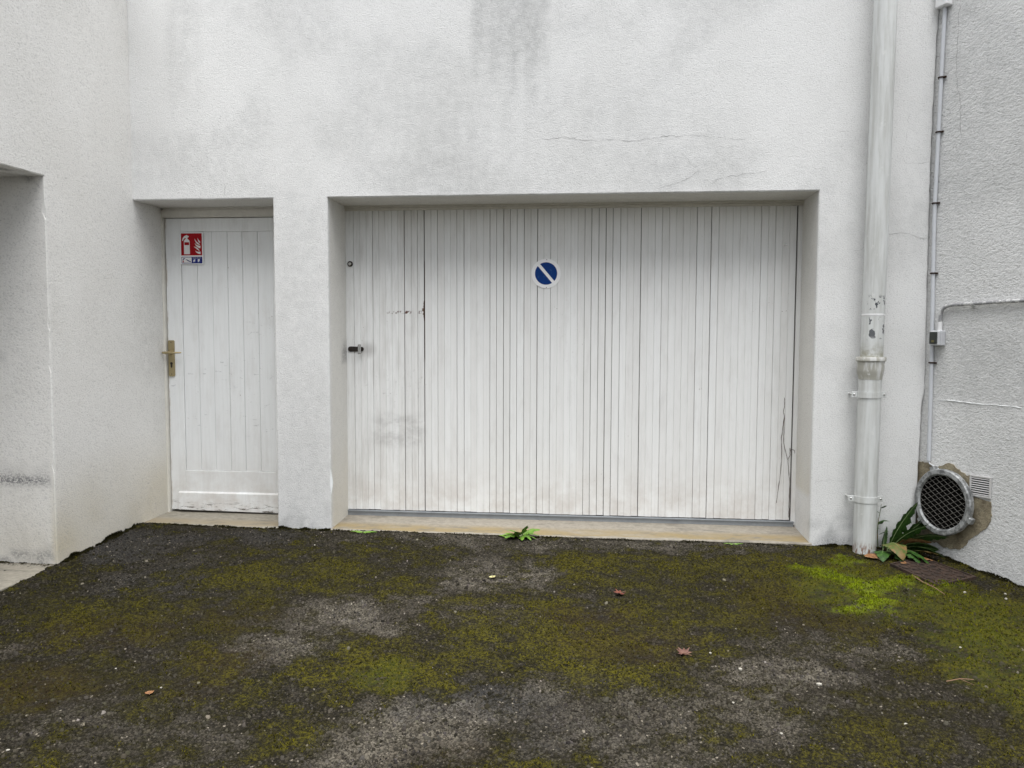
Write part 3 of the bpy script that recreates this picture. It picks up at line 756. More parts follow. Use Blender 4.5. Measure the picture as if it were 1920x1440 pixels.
# handle: black stadium plate and chromed T grip
pl = [(-1.587 + 0.0175 * math.cos(t), 1.075 + 0.0175 * math.sin(t)) for t in np.linspace(math.pi / 2, 3 * math.pi / 2, 9)] + \
     [(-1.513 + 0.0150 * math.cos(t), 1.075 + 0.0150 * math.sin(t)) for t in np.linspace(-math.pi / 2, math.pi / 2, 9)]
FY = lambda u, v, d: (u, d, v)
b = MB(); b.prism(pl[::-1], GY_ - 0.007, GY_, FY); b.build('handle_plate', M_DARKMETAL, gd)
disc(-1.587, 1.075, 0.009, GY_ - 0.010, GY_ - 0.007, 12, 0.002).build('key_cylinder', M_RUST, gd, True)
b = MB(); b.tube([(-1.518, GY_ - 0.006, 1.075), (-1.518, GY_ - 0.034, 1.075)], 0.008, 10)
b.box(-1.527, -1.507, GY_ - 0.046, GY_ - 0.033, 1.042, 1.108, 0.004); b.build('handle_grip', M_CHROME, gd)
disc(1.200, 1.739, 0.0075, GY_ - 0.005, GY_, 12, 0.003).build('bolt_head', M_CHROME, gd, True)

# ------------------------------------------------------------------ side door
DY = 0.330
b = MB(); b.box(-2.849, -1.93, DY + 0.012, DY + 0.045, -0.028, 1.941); ed = b.build('side_door', M_DOOR, house)
tag(ed, label='white timber side door with vertical boards and a worn weather bar')
b = MB(); b.box(-2.849, -2.742, DY, DY + 0.0118, -0.028, 1.941, 0.002); b.build('stile', M_DOOR, ed)
b = MB(); b.box(-2.105, -1.93, DY, DY + 0.0118, -0.028, 1.941, 0.002); b.build('stile', M_DOOR, ed)
b = MB(); b.box(-2.7418, -2.1052, DY + 0.0005, DY + 0.0118, 1.853, 1.941, 0.002); b.build('rail', M_DOOR, ed)
b = MB(); b.box(-2.7418, -2.1052, DY + 0.0005, DY + 0.0118, 0.05, 0.243, 0.002); b.build('rail', M_DOOR, ed)
gr = [-2.7415, -2.632, -2.527, -2.420, -2.316, -2.210, -2.1055]
for i, (a, c) in enumerate(zip(gr[:-1], gr[1:])):
    ga = 0.0006; gc = 0.0016 if i == 3 else 0.0006
    b = MB(); b.box(a + ga, c - gc, DY + 0.006 + random.uniform(-.0006, .0006), DY + 0.0118, 0.2435, 1.8525, 0.0022); b.build('board', M_DOOR, ed)
prof = [(DY - 0.0005, 0.100), (DY - 0.010, 0.095), (DY - 0.0155, 0.090), (DY - 0.0175, -0.024), (DY - 0.0005, -0.030)]
V = [(x, y, z + 0.012 * (x + 2.79) * (-1 if z < 0 else 0)) for x in (-2.792, -1.94) for y, z in prof]
n = 5
mesh('weather_bar', V, [(i, i + 1, i + 1 + n, i + n) for i in range(4)] + [tuple(range(5)), tuple(range(9, 4, -1)), (4, 0, 5, 9)], M_DOOR, ed)
b = MB(); b.box(-2.872, -2.8525, DY - 0.020, DY + 0.06, -0.045, 1.9955); b.build('door_jamb', M_FRAME, ed)
b = MB(); b.box(-2.8523, -1.93, DY - 0.018, DY + 0.06, 1.945, 2.02); b.box(-2.8523, -1.93, DY - 0.024, DY - 0.0182, 1.9520, 1.992); b.build('frame_head', M_FRAME, ed)
b = MB(); b.box(-2.88, -1.93, DY + 0.046, DY + 0.07, -0.06, 2.03); b.build('dark_rebate', M_HOLE, ed)
# lever handle on its long plate
x0, x1, z0, z1 = -2.843, -2.801, 0.884, 1.128
b = MB(); b.prism([(x0 + .006, z0), (x0, z0 + .008), (x0, z1 - .006), (x0 + .006, z1), (x1 - .006, z1), (x1, z1 - .006), (x1, z0 + .008), (x1 - .006, z0)], DY - 0.009, DY - 0.0002, FY)
b.build('handle_plate', M_BRASS, ed)
b = MB(); b.tube([(-2.822, DY - 0.008, 1.046), (-2.822, DY - 0.035, 1.046), (-2.822, DY - 0.05, 1.046)], [0.015, 0.010, 0.009], 12)
b.tube([(-2.862, DY - 0.050, 1.045), (-2.845, DY - 0.052, 1.045), (-2.80, DY - 0.052, 1.045), (-2.74, DY - 0.046, 1.046), (-2.732, DY - 0.042, 1.046)], [0.006, 0.0085, 0.008, 0.005, 0.003], 10)
b.build('lever', M_BRASS, ed, True)
b = MB(); b.prism([(-2.822 + 0.0085 * math.cos(t), 0.972 + 0.0085 * math.sin(t)) for t in np.linspace(-0.9, math.pi + 0.9, 12)] + [(-2.8265, 0.947), (-2.8235, 0.943), (-2.8205, 0.943), (-2.8175, 0.947)], DY - 0.0115, DY - 0.0092, FY)
b.build('keyhole', M_DARKMETAL, ed)
for z in (0.900, 1.114):
    disc(-2.822, z, 0.0035, DY - 0.0105, DY - 0.0092, 10, 0.001).build('screw', M_DARKMETAL, ed)

# ------------------------------------------------------------------ signs
SY = DY - 0.0008
sg = empty('fire_extinguisher_sign', (-2.662, SY, 1.637))
tag(sg, 'red and blue fire extinguisher sign fixed high on the white side door', 'sign')
sx0, sx1, sz0, sz1 = -2.7425, -2.5835, 1.637, 1.848
sw = sx1 - sx0; sh = sz1 - sz0
def fs(u, v, d): return (sx0 + u * sw, SY - d, sz1 - v * sh)        # u right, v down, both 0..1
b = MB(); b.prism([(0, 0), (0, 1), (1, 1), (1, 0)], 0, 0.003, fs); b.build('plate', M_WHITEPLATE, sg)
b = MB(); b.prism([(.035, .03), (.035, .725), (.955, .725), (.955, .03)], 0.0033, 0.0037, fs); b.build('red_field', M_RED, sg)
b = MB(); b.prism([(.04, .765), (.04, .975), (.955, .975), (.955, .765)], 0.0033, 0.0037, fs); b.build('blue_field', M_SBLUE, sg)
cyl = [(.165, .685), (.165, .295), (.185, .25), (.225, .215), (.25, .205), (.25, .175), (.20, .185), (.155, .215), (.13, .27), (.095, .26), (.10, .21), (.14, .15), (.20, .11), (.25, .095), (.27, .085), (.315, .085), (.325, .10), (.385, .12), (.39, .145), (.36, .155), (.33, .165), (.325, .205), (.365, .225), (.405, .255), (.42, .295), (.42, .685)]
b = MB(); b.prism(cyl, 0.0039, 0.0043, fs); b.build('extinguisher_symbol', M_SWHITE, sg)
b = MB(); b.prism([(.19, .31), (.19, .40), (.395, .40), (.395, .31)], 0.0045, 0.0048, fs); b.build('extinguisher_band', M_RED, sg)
def flame(pts_l, pts_r):
    m = MB(); m.prism(pts_l + pts_r[::-1], 0.0039, 0.0043, fs); m.build('flame_symbol', M_SWHITE, sg)
def flame_arc(tip, mid, end, w0, w1):
    L_, R2 = [], []
    for t in np.linspace(0, 1, 9):
        x = (1 - t) ** 2 * tip[0] + 2 * t * (1 - t) * mid[0] + t * t * end[0]; y = (1 - t) ** 2 * tip[1] + 2 * t * (1 - t) * mid[1] + t * t * end[1]
        dx = 2 * (1 - t) * (mid[0] - tip[0]) + 2 * t * (end[0] - mid[0]); dy = 2 * (1 - t) * (mid[1] - tip[1]) + 2 * t * (end[1] - mid[1])
        l = math.hypot(dx, dy); w = w0 * (0.08 + t) if t < .7 else w0 * .78 + (w1 - w0 * .78) * (t - .7) / .3
        L_.append((x - dy / l * w, y + dx / l * w)); R2.append((x + dy / l * w, y - dx / l * w))
    flame(L_, R2)
flame_arc((.77, .18), (.79, .26), (.875, .32), .030, .018)
flame_arc((.64, .20), (.68, .33), (.86, .385), .038, .012)
flame_arc((.65, .345), (.70, .44), (.885, .465), .042, .040)
flame_arc((.60, .455), (.68, .46), (.84, .575), .034, .012)
flame_arc((.66, .575), (.70, .64), (.885, .645), .036, .040)
b = MB(); b.prism([(.06, .785), (.06, .955), (.49, .955), (.49, .785)], 0.0039, 0.0043, fs); b.build('white_field', M_SWHITE, sg)
b = MB(); b.prism([(.095, .885), (.09, .945), (.145, .945), (.14, .885)], 0.0045, 0.0048, fs); b.build('small_extinguisher', M_RED, sg)
b = MB(); b.prism([(.10, .875), (.105, .83), (.15, .81), (.20, .815), (.215, .835), (.16, .84), (.135, .86), (.13, .88)], 0.0045, 0.0048, fs)
b.prism([(.24, .855), (.26, .845), (.46, .915), (.45, .935), (.33, .905)], 0.0045, 0.0048, fs); b.build('small_hose', M_SBLUE, sg)
for u in (.545, .735):
    b = MB(); b.prism([(u, .83), (u, .94), (u + .13, .94), (u + .13, .83)], 0.0039, 0.0042, fs); b.build('fire_class_box', simple('sign_mid_blue', (.05, .09, .36), .35), sg)
b = MB(); b.prism([(.565, .93), (.565, .88), (.60, .86), (.63, .84), (.655, .86), (.635, .895), (.61, .93)], 0.0045, 0.0048, fs)
b.prism([(.765, .93), (.775, .89), (.755, .865), (.79, .84), (.845, .845), (.85, .885), (.815, .905), (.805, .93)], 0.0045, 0.0048, fs); b.build('fire_class_symbol', M_SWHITE, sg)
fc = bpy.data.curves.new('lettering', 'FONT'); fc.body = 'Classes de feux :'; fc.size = 0.0092; fc.extrude = 0.0002
to = bpy.data.objects.new('lettering_curve', fc); COL.objects.link(to)
bpy.context.view_layer.update()
tm = bpy.data.meshes.new_from_object(to.evaluated_get(bpy.context.evaluated_depsgraph_get()))
bpy.data.objects.remove(to)
tm.materials.clear(); tm.materials.append(M_SWHITE)
lt = link('lettering', tm, sg)
lt.location = (sx0 + .535 * sw, SY - 0.0042, sz1 - .815 * sh); lt.rotation_euler = (math.pi / 2, 0, 0)

npk = empty('no_parking_sign', (-0.293, GY_, 1.567 - .095))
tag(npk, 'round blue no-parking sign with a white diagonal bar on the garage door', 'sign')
ncx, ncz, NR = -0.293, 1.567, 0.0945
def circ(r, a0=0, a1=2 * math.pi, n=48): return [(ncx + r * math.cos(t), ncz + r * math.sin(t)) for t in np.linspace(a0, a1, n, endpoint=(a1 - a0 < 6.2))]
b = MB(); b.prism(circ(NR), GY_ - 0.0045, GY_ - 0.0005, FY); b.build('plate', M_WHITEPLATE, npk)
ri = 0.0715; hw = 0.0098; aa = math.asin(hw / ri); base = math.radians(130.5)
for k in (0, 1):
    a0 = base + k * math.pi + aa; a1 = base + k * math.pi + math.pi - aa
    b = MB(); b.prism(circ(ri, a0, a1, 30), GY_ - 0.0053, GY_ - 0.0048, FY); b.build('blue_field', M_BLUE, npk)
for (x, z) in ((-0.289, 1.655), (-0.291, 1.478)):
    disc(x, z, 0.0026, GY_ - 0.0060, GY_ - 0.0047, 8, 0.0008).build('screw', M_DARKMETAL, npk)

# ------------------------------------------------------------------ hairline cracks, chips
def crack(pts, w, fn, parent, jag=0.006, name='crack'):
    P = []
    for (a, b_) in zip(pts[:-1], pts[1:]):
        L = math.hypot(b_[0] - a[0], b_[1] - a[1]); k = max(2, int(L / 0.02))
        for i in range(k):
            t = i / k; P.append((a[0] + (b_[0] - a[0]) * t + random.uniform(-jag, jag), a[1] + (b_[1] - a[1]) * t + random.uniform(-jag, jag)))
    P.append(pts[-1])
    rr = [w * random.uniform(0.15, 1.2) for _ in P]; rr[0] = rr[-1] = w * 0.15
    m = MB(); m.tube([fn(u, v) for u, v in P], rr, 5)
    return m.build(name, M_CRACK, parent)
MW = lambda u, v: (u, -0.0002, v)
for pts in ([(-0.322, 2.33), (-0.164, 2.339), (-0.007, 2.317), (0.118, 2.321), (0.273, 2.311), (0.426, 2.336), (0.671, 2.334), (0.883, 2.305)],
            [(0.676, 2.056), (0.767, 2.094), (0.887, 2.11), (1.007, 2.127)],
            [(0.369, 2.03), (0.553, 2.088), (0.613, 2.139), (0.551, 2.196), (0.505, 2.242)],
            [(1.612, 1.74), (1.7, 1.76), (1.787, 1.766), (1.832, 1.741), (1.905, 1.731)],
            [(1.359, 2.34), (1.462, 2.341), (1.55, 2.339)], [(1.743, 2.204), (1.765, 2.156), (1.832, 2.158), (1.904, 2.159)],
            [(1.781, 2.456), (1.769, 2.293), (1.743, 2.204)], [(-2.272, 2.012), (-2.27, 2.084), (-2.283, 2.117)],
            [(1.599, 2.162), (1.453, 2.134)], [(1.658, 1.694), (1.497, 1.665)], [(1.5, 0.33), (1.32, 0.32)]):
    crack(pts, 0.0006, MW, house)
b = MB(); b.prism([(0.0, 0.33), (-0.004, 0.29), (-0.009, 0.24), (-0.003, 0.20), (0.0, 0.17), (0.007, 0.21), (0.011, 0.25), (0.004, 0.30)], 0, 0.003,
                  lambda u, v, d: (-1.6165 + u * 0.8 + d, 0.004 + (u if u > 0 else 0) - d, v)); tag(b.build('plaster_chip', M_PLASTER, house), label='bright white knocked corner on the pier')

# ------------------------------------------------------------------ neighbouring building on the right
A25 = math.radians(25)
TX, TY = math.sin(A25), -math.cos(A25)                     # along the wall, towards the viewer
OX, OY = -math.cos(A25), -math.sin(A25)                    # out of the wall
def RW(t, off, z): return (1.925 + t * TX + off * OX, t * TY + off * OY, z)
nb = empty('neighbouring_house', (2.6, -1.4, -0.1))
tag(nb, 'grey roughcast neighbouring wall angling forward at the right', 'house')
def f_n(u, v, d): return RW(u, -d, v)
un = ticks([-0.12, 0.7, 2.3], [], 0.045); vn = ticks([-0.4, 3.7], [], 0.045)
def st_n(u, v, d):
    n1 = fbm(u * 2.0, v * 2.0, 71)
    s = 0.35 * sstep(0.4, 0.7, n1) + 0.30 * sstep(0.8, 0.9, v) * (0.5 + 0.5 * n1)
    s = s + 0.35 * sstep(0.08, -0.06, v) * fbm(u * 12, v * 12, 73)
    s = np.maximum(s, 0.6 * np.exp(-((u - .22) / .1) ** 2 - ((v - 2.62) / .16) ** 2) * sstep(.4, .65, fbm(u * 8, v * 8, 74)))
    return s, 0 * s, 0 * s
nw = wall_sheet('roughcast_wall', un, vn, [], f_n, [], M_NEIGH, nb, st_n, 13)
b = MB(); b.box(0.02, 2.3, -3.0, -0.02, -0.4, 3.7, 0, lambda x, y, z: RW(x, y, z)); b.build('building_core', M_CORE, nb)
# proud day joint of the render
m = MB(); P = [(0.09 + 0.5 * k / 26, 0.815 + 0.0015 * math.sin(k * .37) + random.uniform(-.0015, .0015)) for k in range(90)]
m.tube([RW(t, 0.0005, z) for t, z in P], [random.uniform(0.001, 0.0035) for _ in P], 6); m.build('render_joint', M_PLASTER, nb)
crack([(0.131, 3.1), (0.127, 2.945), (0.121, 2.778), (0.126, 2.6), (0.155, 2.426), (0.17, 2.25)], 0.0011, lambda t, z: RW(t, -0.0006, z), nb)
# mortar round the outlet
poly = [(-0.045, 0.442), (0.0, 0.448), (0.05, 0.452), (0.10, 0.43), (0.158, 0.462), (0.2, 0.468), (0.246, 0.438), (0.29, 0.42), (0.33, 0.42), (0.33, 0.31), (0.445, 0.30), (0.452, 0.25), (0.45, 0.207), (0.424, 0.158), (0.38, 0.12), (0.331, 0.077), (0.30, 0.03), (0.267, 0.004), (0.22, -0.01), (0.163, -0.012), (0.11, 0.0), (0.072, -0.005), (0.03, -0.05), (-0.045, -0.06)]
pj = []
for (a, b_) in zip(poly, poly[1:] + poly[:1]):
    for i in range(4):
        t = i / 4; pj.append((a[0] + (b_[0] - a[0]) * t + random.uniform(-.004, .004), a[1] + (b_[1] - a[1]) * t + random.uniform(-.004, .004)))
b = MB(); b.prism(pj, -0.02, 0.0055, lambda u, v, d: RW(u, d, v)); b.build('mortar_patch', M_MORTAR, nb)

# ------------------------------------------------------------------ grated pipe outlet
go = empty('pipe_outlet', RW(0.18, 0.0, 0.07))
tag(go, 'round galvanised pipe outlet closed by a diamond wire mesh', 'pipe')
gc_t, gc_z, SINK = 0.180, 0.250, 0.040
TIL = 0.05
def RG(a, r, off):                                         # ring frame, face tipped slightly up
    return RW(gc_t + r * math.cos(a), max(off - SINK, -0.02) - TIL * r * math.sin(a), gc_z + r * math.sin(a))
def ringmesh(profile, n=56, wob=0.0):
    V = []; Fc = []; k = len(profile)
    for i in range(n):
        a = 2 * math.pi * i / n
        w_ = 1 + wob * math.sin(3 * a + 1) + wob * 0.6 * math.sin(7 * a)
        V += [RG(a, r * w_, o) for r, o in profile]
    for i in range(n):
        for j in range(k):
            Fc.append((i * k + j, i * k + (j + 1) % k, ((i + 1) % n) * k + (j + 1) % k, ((i + 1) % n) * k + j))
    return V, Fc
b = MB(); b.add(*ringmesh([(0.150, 0.055), (0.150, 0.088), (0.158, 0.096), (0.180, 0.096), (0.186, 0.090), (0.184, 0.066), (0.172, 0.060)], wob=0.006))
for a in (-0.35, 2.0, 3.9):                               # lugs
    m = MB(); m.box(0.172, 0.205, -0.016, 0.016, 0.062, 0.092, 0.003, lambda r, q, o, a=a: RG(a + q / 0.19, r, o)); b.add(m.v, m.f)
b.build('flange', M_RING, go, True)
b = MB(); b.add(*ringmesh([(0.160, -0.02), (0.160, 0.068), (0.168, 0.068), (0.168, -0.02)])); b.build('pipe_body', M_RING, go, True)
b = MB(); b.prism([(0.165 * math.cos(2 * math.pi * i / 40), 0.165 * math.sin(2 * math.pi * i / 40)) for i in range(40)], 0.006, 0.0085, lambda u, v, d: RW(gc_t + u, d, gc_z + v)); b.add(*ringmesh([(0.1495, 0.044), (0.1495, 0.084), (0.1475, 0.084), (0.1475, 0.044)])); b.build('bore_shade', M_HOLE, go)  # black disc and liner paint in the shade of a deeper bore
m = MB(); R_ = 0.152; aw = math.radians(31)
for sgn in (1, -1):
    for k in range(-9, 10):
        off = k * 0.0262
        dx, dz = math.cos(aw), sgn * math.sin(aw); px_, pz_ = -dz * off, dx * off
        h = math.sqrt(max(0, R_ * R_ - off * off))
        if h < 0.02: continue
        def pt(s_): 
            u, v = px_ + dx * s_, pz_ + dz * s_
            return RW(gc_t + u, 0.086 - SINK - TIL * v + 0.0009 * sgn, gc_z + v)
        m.tube([pt(-h), pt(h)], 0.0009, 5)
m.build('wire_mesh', M_WIRE, go)

# ------------------------------------------------------------------ vent grille
vg = empty('vent_grille', RW(0.38, 0.0, 0.31))
tag(vg, 'small square louvred vent grille set in the roughcast beside the pipe outlet', 'vent')
t0, t1, z0, z1 = 0.318, 0.446, 0.313, 0.428
def TV(x, y, z): return RW(x, y, z + 0.04 * (x - t0))
for nm, (a, c, e, f) in {'a': (t0, t1, z0, z0 + .010), 'b': (t0, t1, z1 - .010, z1), 'c': (t0, t0 + .010, z0 + .0102, z1 - .0102), 'd': (t1 - .010, t1, z0 + .0102, z1 - .0102)}.items():
    b = MB(); b.box(a, c, 0.003, 0.012, e, f, 0.0015, TV); b.build('frame', M_VENT, vg)
b = MB(); b.box(t0 + .003, t1 - .003, 0.001, 0.0066, z0 + .004, z1 - .004, 0, TV); b.build('dark_back', M_HOLE, vg)
for k in range(8):
    zc = z0 + 0.0155 + k * 0.0120
    b = MB(); b.prism([(0.0068, zc + .0018), (0.0115, zc - .0026), (0.0115, zc - .0012), (0.0068, zc + .0032)], t0 + .0102, t1 - .0102, lambda u, v, d: TV(d, u, v)); b.build('slat', M_VENT, vg)

# ------------------------------------------------------------------ conduits and boxes on the neighbour's wall
cv = empty('cable_conduit', RW(0.05, 0.013, 0.46))
tag(cv, 'thin grey plastic conduit rising beside the corner with rusty clips', 'conduit')
path = [(0.050, 0.462), (0.047, 0.75), (0.044, 1.024), (0.038, 1.28), (0.032, 1.531), (0.027, 1.75), (0.026, 1.924), (0.033, 2.317), (0.037, 2.615), (0.045, 2.99)]
m = MB(); m.tube([RW(t, 0.014, z) for t, z in path], 0.0105, 14); m.build('tube', M_CONDUIT, cv, True)
m = MB(); m.tube([RW(0.050, 0.014, 0.463), RW(0.056, 0.013, 0.447), RW(0.085, 0.013, 0.436), RW(0.12, 0.014, 0.425)], 0.0045, 8); m.build('cable', M_CONDUIT, cv, True)
for t, z in ((0.037, 2.615), (0.033, 2.317), (0.026, 1.924), (0.032, 1.531), (0.044, 1.024)):
    m = MB(); m.tube([RW(t + 0.0135 * math.sin(a) , 0.014 + 0.0135 * math.cos(a), z) for a in np.linspace(-2.4, 2.4, 13)], 0.0042, 6)
    m.box(t + 0.008, t + 0.024, 0.001, 0.010, z - .005, z + .004, 0, RW); m.box(t - 0.022, t - 0.008, 0.001, 0.010, z - .005, z + .004, 0, RW); m.build('clip', M_CLIP, cv)
tb = MB(); tb.box(0.010, 0.085, 0.001, 0.05, 2.993, 3.16, 0.004, RW); jb = tb.build('junction_box', M_WHITEBOX)
tag(jb, 'white junction box at the top of the thin plastic conduit', 'junction box')

sb = empty('light_switch', RW(0.09, 0.0, 1.12))
tag(sb, 'grey weatherproof switch with a dark rocker on the roughcast wall', 'switch')
b = MB(); b.box(0.057, 0.122, 0.001, 0.036, 1.122, 1.207, 0.004, RW); b.build('back_box', M_BOXPVC, sb)
b = MB(); b.box(0.059, 0.120, 0.0365, 0.054, 1.124, 1.205, 0.004, RW); b.build('cover', M_BOXPVC, sb)
b = MB(); b.box(0.063, 0.115, 0.0545, 0.060, 1.132, 1.199, 0.003, RW); b.build('rocker', M_ROCKER, sb)
b = MB(); b.box(0.080, 0.098, 0.0605, 0.0610, 1.141, 1.153, 0, RW); b.build('emblem', M_ROCKMARK, sb)

sc2 = empty('steel_conduit', RW(0.10, 0.016, 1.21))
tag(sc2, 'flaking steel conduit bending from the switch along the roughcast wall', 'conduit')
P = [RW(0.096, 0.018, 1.206), RW(0.096, 0.018, 1.26), RW(0.098, 0.018, 1.295)] + \
    [RW(0.163 - 0.064 * math.cos(a), 0.018, 1.295 + 0.052 * math.sin(a)) for a in np.linspace(0.25, math.pi / 2, 7)] + \
    [RW(t, 0.018, 1.347 + 0.010 * min(1, (t - .16) / .4)) for t in (0.22, 0.30, 0.45, 0.6, 1.0, 1.6, 2.3)]
m = MB(); m.tube(P, 0.0100, 14); m.build('tube', M_TUBE, sc2, True)
m = MB(); m.tube([RW(0.096, 0.018, 1.205), RW(0.096, 0.018, 1.255)], 0.0125, 14); m.build('sleeve', M_WHITEBOX, sc2, True)
for t in (0.295, 1.2, 2.1):
    m = MB(); m.tube([RW(t, 0.018 + 0.0125 * math.cos(a), 1.351 + 0.0125 * math.sin(a)) for a in np.linspace(-2.0, 2.0, 11)], 0.003, 6)
    m.box(t - .006, t + .006, 0.001, 0.010, 1.326, 1.339, 0.001, RW); m.build('clip', M_TUBE, sc2)

# ------------------------------------------------------------------ downpipe
PX, PY = 1.583, -0.098
dp = empty('downpipe', (1.579, PY, -0.06))
tag(dp, 'grey-white rainwater downpipe with peeling paint and a socket joint', 'downpipe')
m = MB(); m.tube([(1.583, PY, 1.03), (1.586, PY, 1.30), (1.592, PY, 2.2), (1.598, PY, 3.2), (1.603, PY, 4.2)], 0.0605, 40, False); m.build('upper_pipe', M_PIPE, dp, True)
m = MB(); m.tube([(1.5855, PY, 1.288), (1.5855, PY, 1.292), (1.5855, PY, 1.300)], [0.0606, 0.0622, 0.0616], 40, False); m.build('joint_seam', M_WHITEPLATE, dp, True)
sk = [(1.052, 0.062), (1.056, 0.078), (1.050, 0.081), (1.036, 0.081), (1.032, 0.077), (1.030, 0.073), (0.985, 0.072), (0.962, 0.069), (0.942, 0.0635), (0.93, 0.063)]
m = MB(); m.tube([(1.5805, PY, z) for z, _ in sk], [r for _, r in sk], 40, False); m.build('socket', M_SOCKET, dp, True)
m = MB(); m.tube([(1.5805, PY, 0.94), (1.577, PY, 0.5), (1.578, PY, -0.075)], [0.0615, 0.062, 0.0625], 40, False); m.build('lower_pipe', M_PIPE, dp, True)
for zc in (0.842, 0.243):
    xc = 1.577
    m = MB()
    n = 36; V = []; Fc = []
    for i in range(n + 1):
        a = math.pi + math.pi * i / n
        for r_, z_ in ((0.0625, zc - .017), (0.0655, zc - .017), (0.0655, zc + .017), (0.0625, zc + .017)):
            V.append((xc + r_ * math.cos(a), PY + r_ * math.sin(a), z_))
    for i in range(n):
        for j in range(4):
            Fc.append((i * 4 + j, i * 4 + (j + 1) % 4, (i + 1) * 4 + (j + 1) % 4, (i + 1) * 4 + j))
    m.add(V, Fc)
    m.box(xc - 0.095, xc - 0.0645, PY - 0.002, PY + 0.004, zc - .017, zc + .017, 0.0015); m.box(xc + 0.0645, xc + 0.095, PY - 0.002, PY + 0.004, zc - .017, zc + .017, 0.0015)
    m.tube([(xc - .08, PY + 0.004, zc), (xc - .08, 0.0, zc)], 0.005, 8); m.tube([(xc + .08, PY + 0.004, zc), (xc + .08, 0.0, zc)], 0.005, 8)
    cl = m.build('clamp', M_PIPE, dp)
    PINV[cl.name] = Matrix.Identity(4)
    for s_ in (-1, 1):
        o = disc(xc + s_ * 0.082, zc, 0.006, PY - 0.007, PY - 0.002, 10, 0.003).build('screw', M_CHROME, None, True)
        o.parent = cl
        o.matrix_parent_inverse = Matrix.Translation(dp.location).inverted() @ Matrix.Translation(dp.location)

# ------------------------------------------------------------------ drain cover
mc = empty('drain_cover', (1.83, -0.42, -0.075))
tag(mc, 'rusty chequered iron drain cover on the driveway beneath the pipe outlet', 'drain cover')
cA, cB, cC, cD = [Vector((x, y, 0)) for x, y in ((1.637, -0.327), (1.86, -0.19), (2.013, -0.491), (1.758, -0.64))]
def cq(u, v, d):
    p = cA.lerp(cD, u).lerp(cB.lerp(cC, u), v)
    return (p.x, p.y, gz(p.x, p.y) + 0.009 + d)
b = MB(); b.prism([(0, 0), (1, 0), (1, 1), (0, 1)], -0.03, 0, cq); b.build('plate', M_RUST, mc)
b = MB()
for (a, c, e, f) in ((0, 1, 0, .035), (0, 1, .965, 1), (0, .035, .036, .964), (.965, 1, .036, .964)):
    b.prism([(a, e), (c, e), (c, f), (a, f)], 0.0005, 0.005, cq)
b.build('rim', M_RUST, mc)
b = MB()
nk = 7
for i in range(nk):
    for j in range(nk):
        cu_, cv_ = .06 + .88 * (i + .5) / nk, .06 + .88 * (j + .5) / nk
        L, w = 0.055, 0.016
        a = math.pi / 4 if (i + j) % 2 else -math.pi / 4
        ca, sa = math.cos(a), math.sin(a)
        b.prism([(cu_ + ca * x - sa * y, cv_ + sa * x + ca * y) for x, y in ((-L, -w), (L, -w), (L, w), (-L, w))], 0.0005, 0.0045, cq)
b.build('raised_pattern', M_RUST, mc)

# ------------------------------------------------------------------ plants and leaves
def leaf_geo(L, W, teeth, az, rise, curl, base, fold=0.25, twist=0.0, seg=42, stem=0.15, lobed=True, seed=0):
    """pinnately toothed leaf: outline tip-to-base, arched along its length, folded along the midrib"""
    r_ = random.Random(seed)
    V = []; Fc = []; rib = []
    ca, sa = math.cos(az), math.sin(az)
    p = Vector(base); ang = rise
    for i in range(seg + 1):
        t = i / seg
        env = math.sin(math.pi * min(1, max(0, (t - stem) / (1 - stem))) ** 0.75) ** 0.8 if t > stem else 0.06
        env = max(env, 0.05) * (1 if t < 0.97 else 0.3)
        if lobed and t > stem:
            ph = (t - stem) / (1 - stem) * teeth
            fr = ph - math.floor(ph)
            env *= 0.45 + 0.55 * (fr ** 0.9) if t < 0.9 else 0.9
        w = W * 0.5 * env * r_.uniform(0.9, 1.1)
        d = Vector((ca * math.cos(ang), sa * math.cos(ang), math.sin(ang)))
        side = Vector((-sa, ca, 0))
        nrm = d.cross(side) * -1
        side = (side * math.cos(twist) + nrm * math.sin(twist))
        lift = nrm * (w * fold)
        V += [tuple(p + side * w + lift - d * w * 0.3), tuple(p + side * w * 0.5 + lift * 0.5), tuple(p), tuple(p - side * w * 0.5 + lift * 0.5), tuple(p - side * w + lift - d * w * 0.3)]
        rib.append(tuple(p + nrm * 0.0012))
        p = p + d * (L / seg)
        ang += curl / seg
    for i in range(seg):
        for j in range(4):
            a = i * 5 + j; Fc.append((a, a + 1, a + 6, a + 5))
    return V, Fc, rib
def plant(name, label, base, leaves, cat='plant', rosette=None):
    e = empty(name, base)
    tag(e, label, cat)
    for k, (L, W, teeth, az, rise, curl, mat, off, *tw) in enumerate(leaves):
        V, Fc, rib = leaf_geo(L, W, teeth, math.radians(az), math.radians(rise), math.radians(curl), (base[0] + off[0], base[1] + off[1], base[2] + off[2]), seed=k + len(leaves), lobed=teeth > 0, twist=math.radians(tw[0]) if tw else 0.0)
        lo = mesh('leaf', V, Fc, mat, e, True)
        PINV[lo.name] = Matrix.Identity(4)
        m = MB(); m.tube(rib[:-2], [0.0022 * (1 - i / len(rib)) + 0.0005 for i in range(len(rib) - 2)], 5)
        o = m.build('midrib', M_RIB if mat is not M_LEAFD else M_LEAFD, None); o.parent = lo
    return e
Z0 = (0, 0, 0)
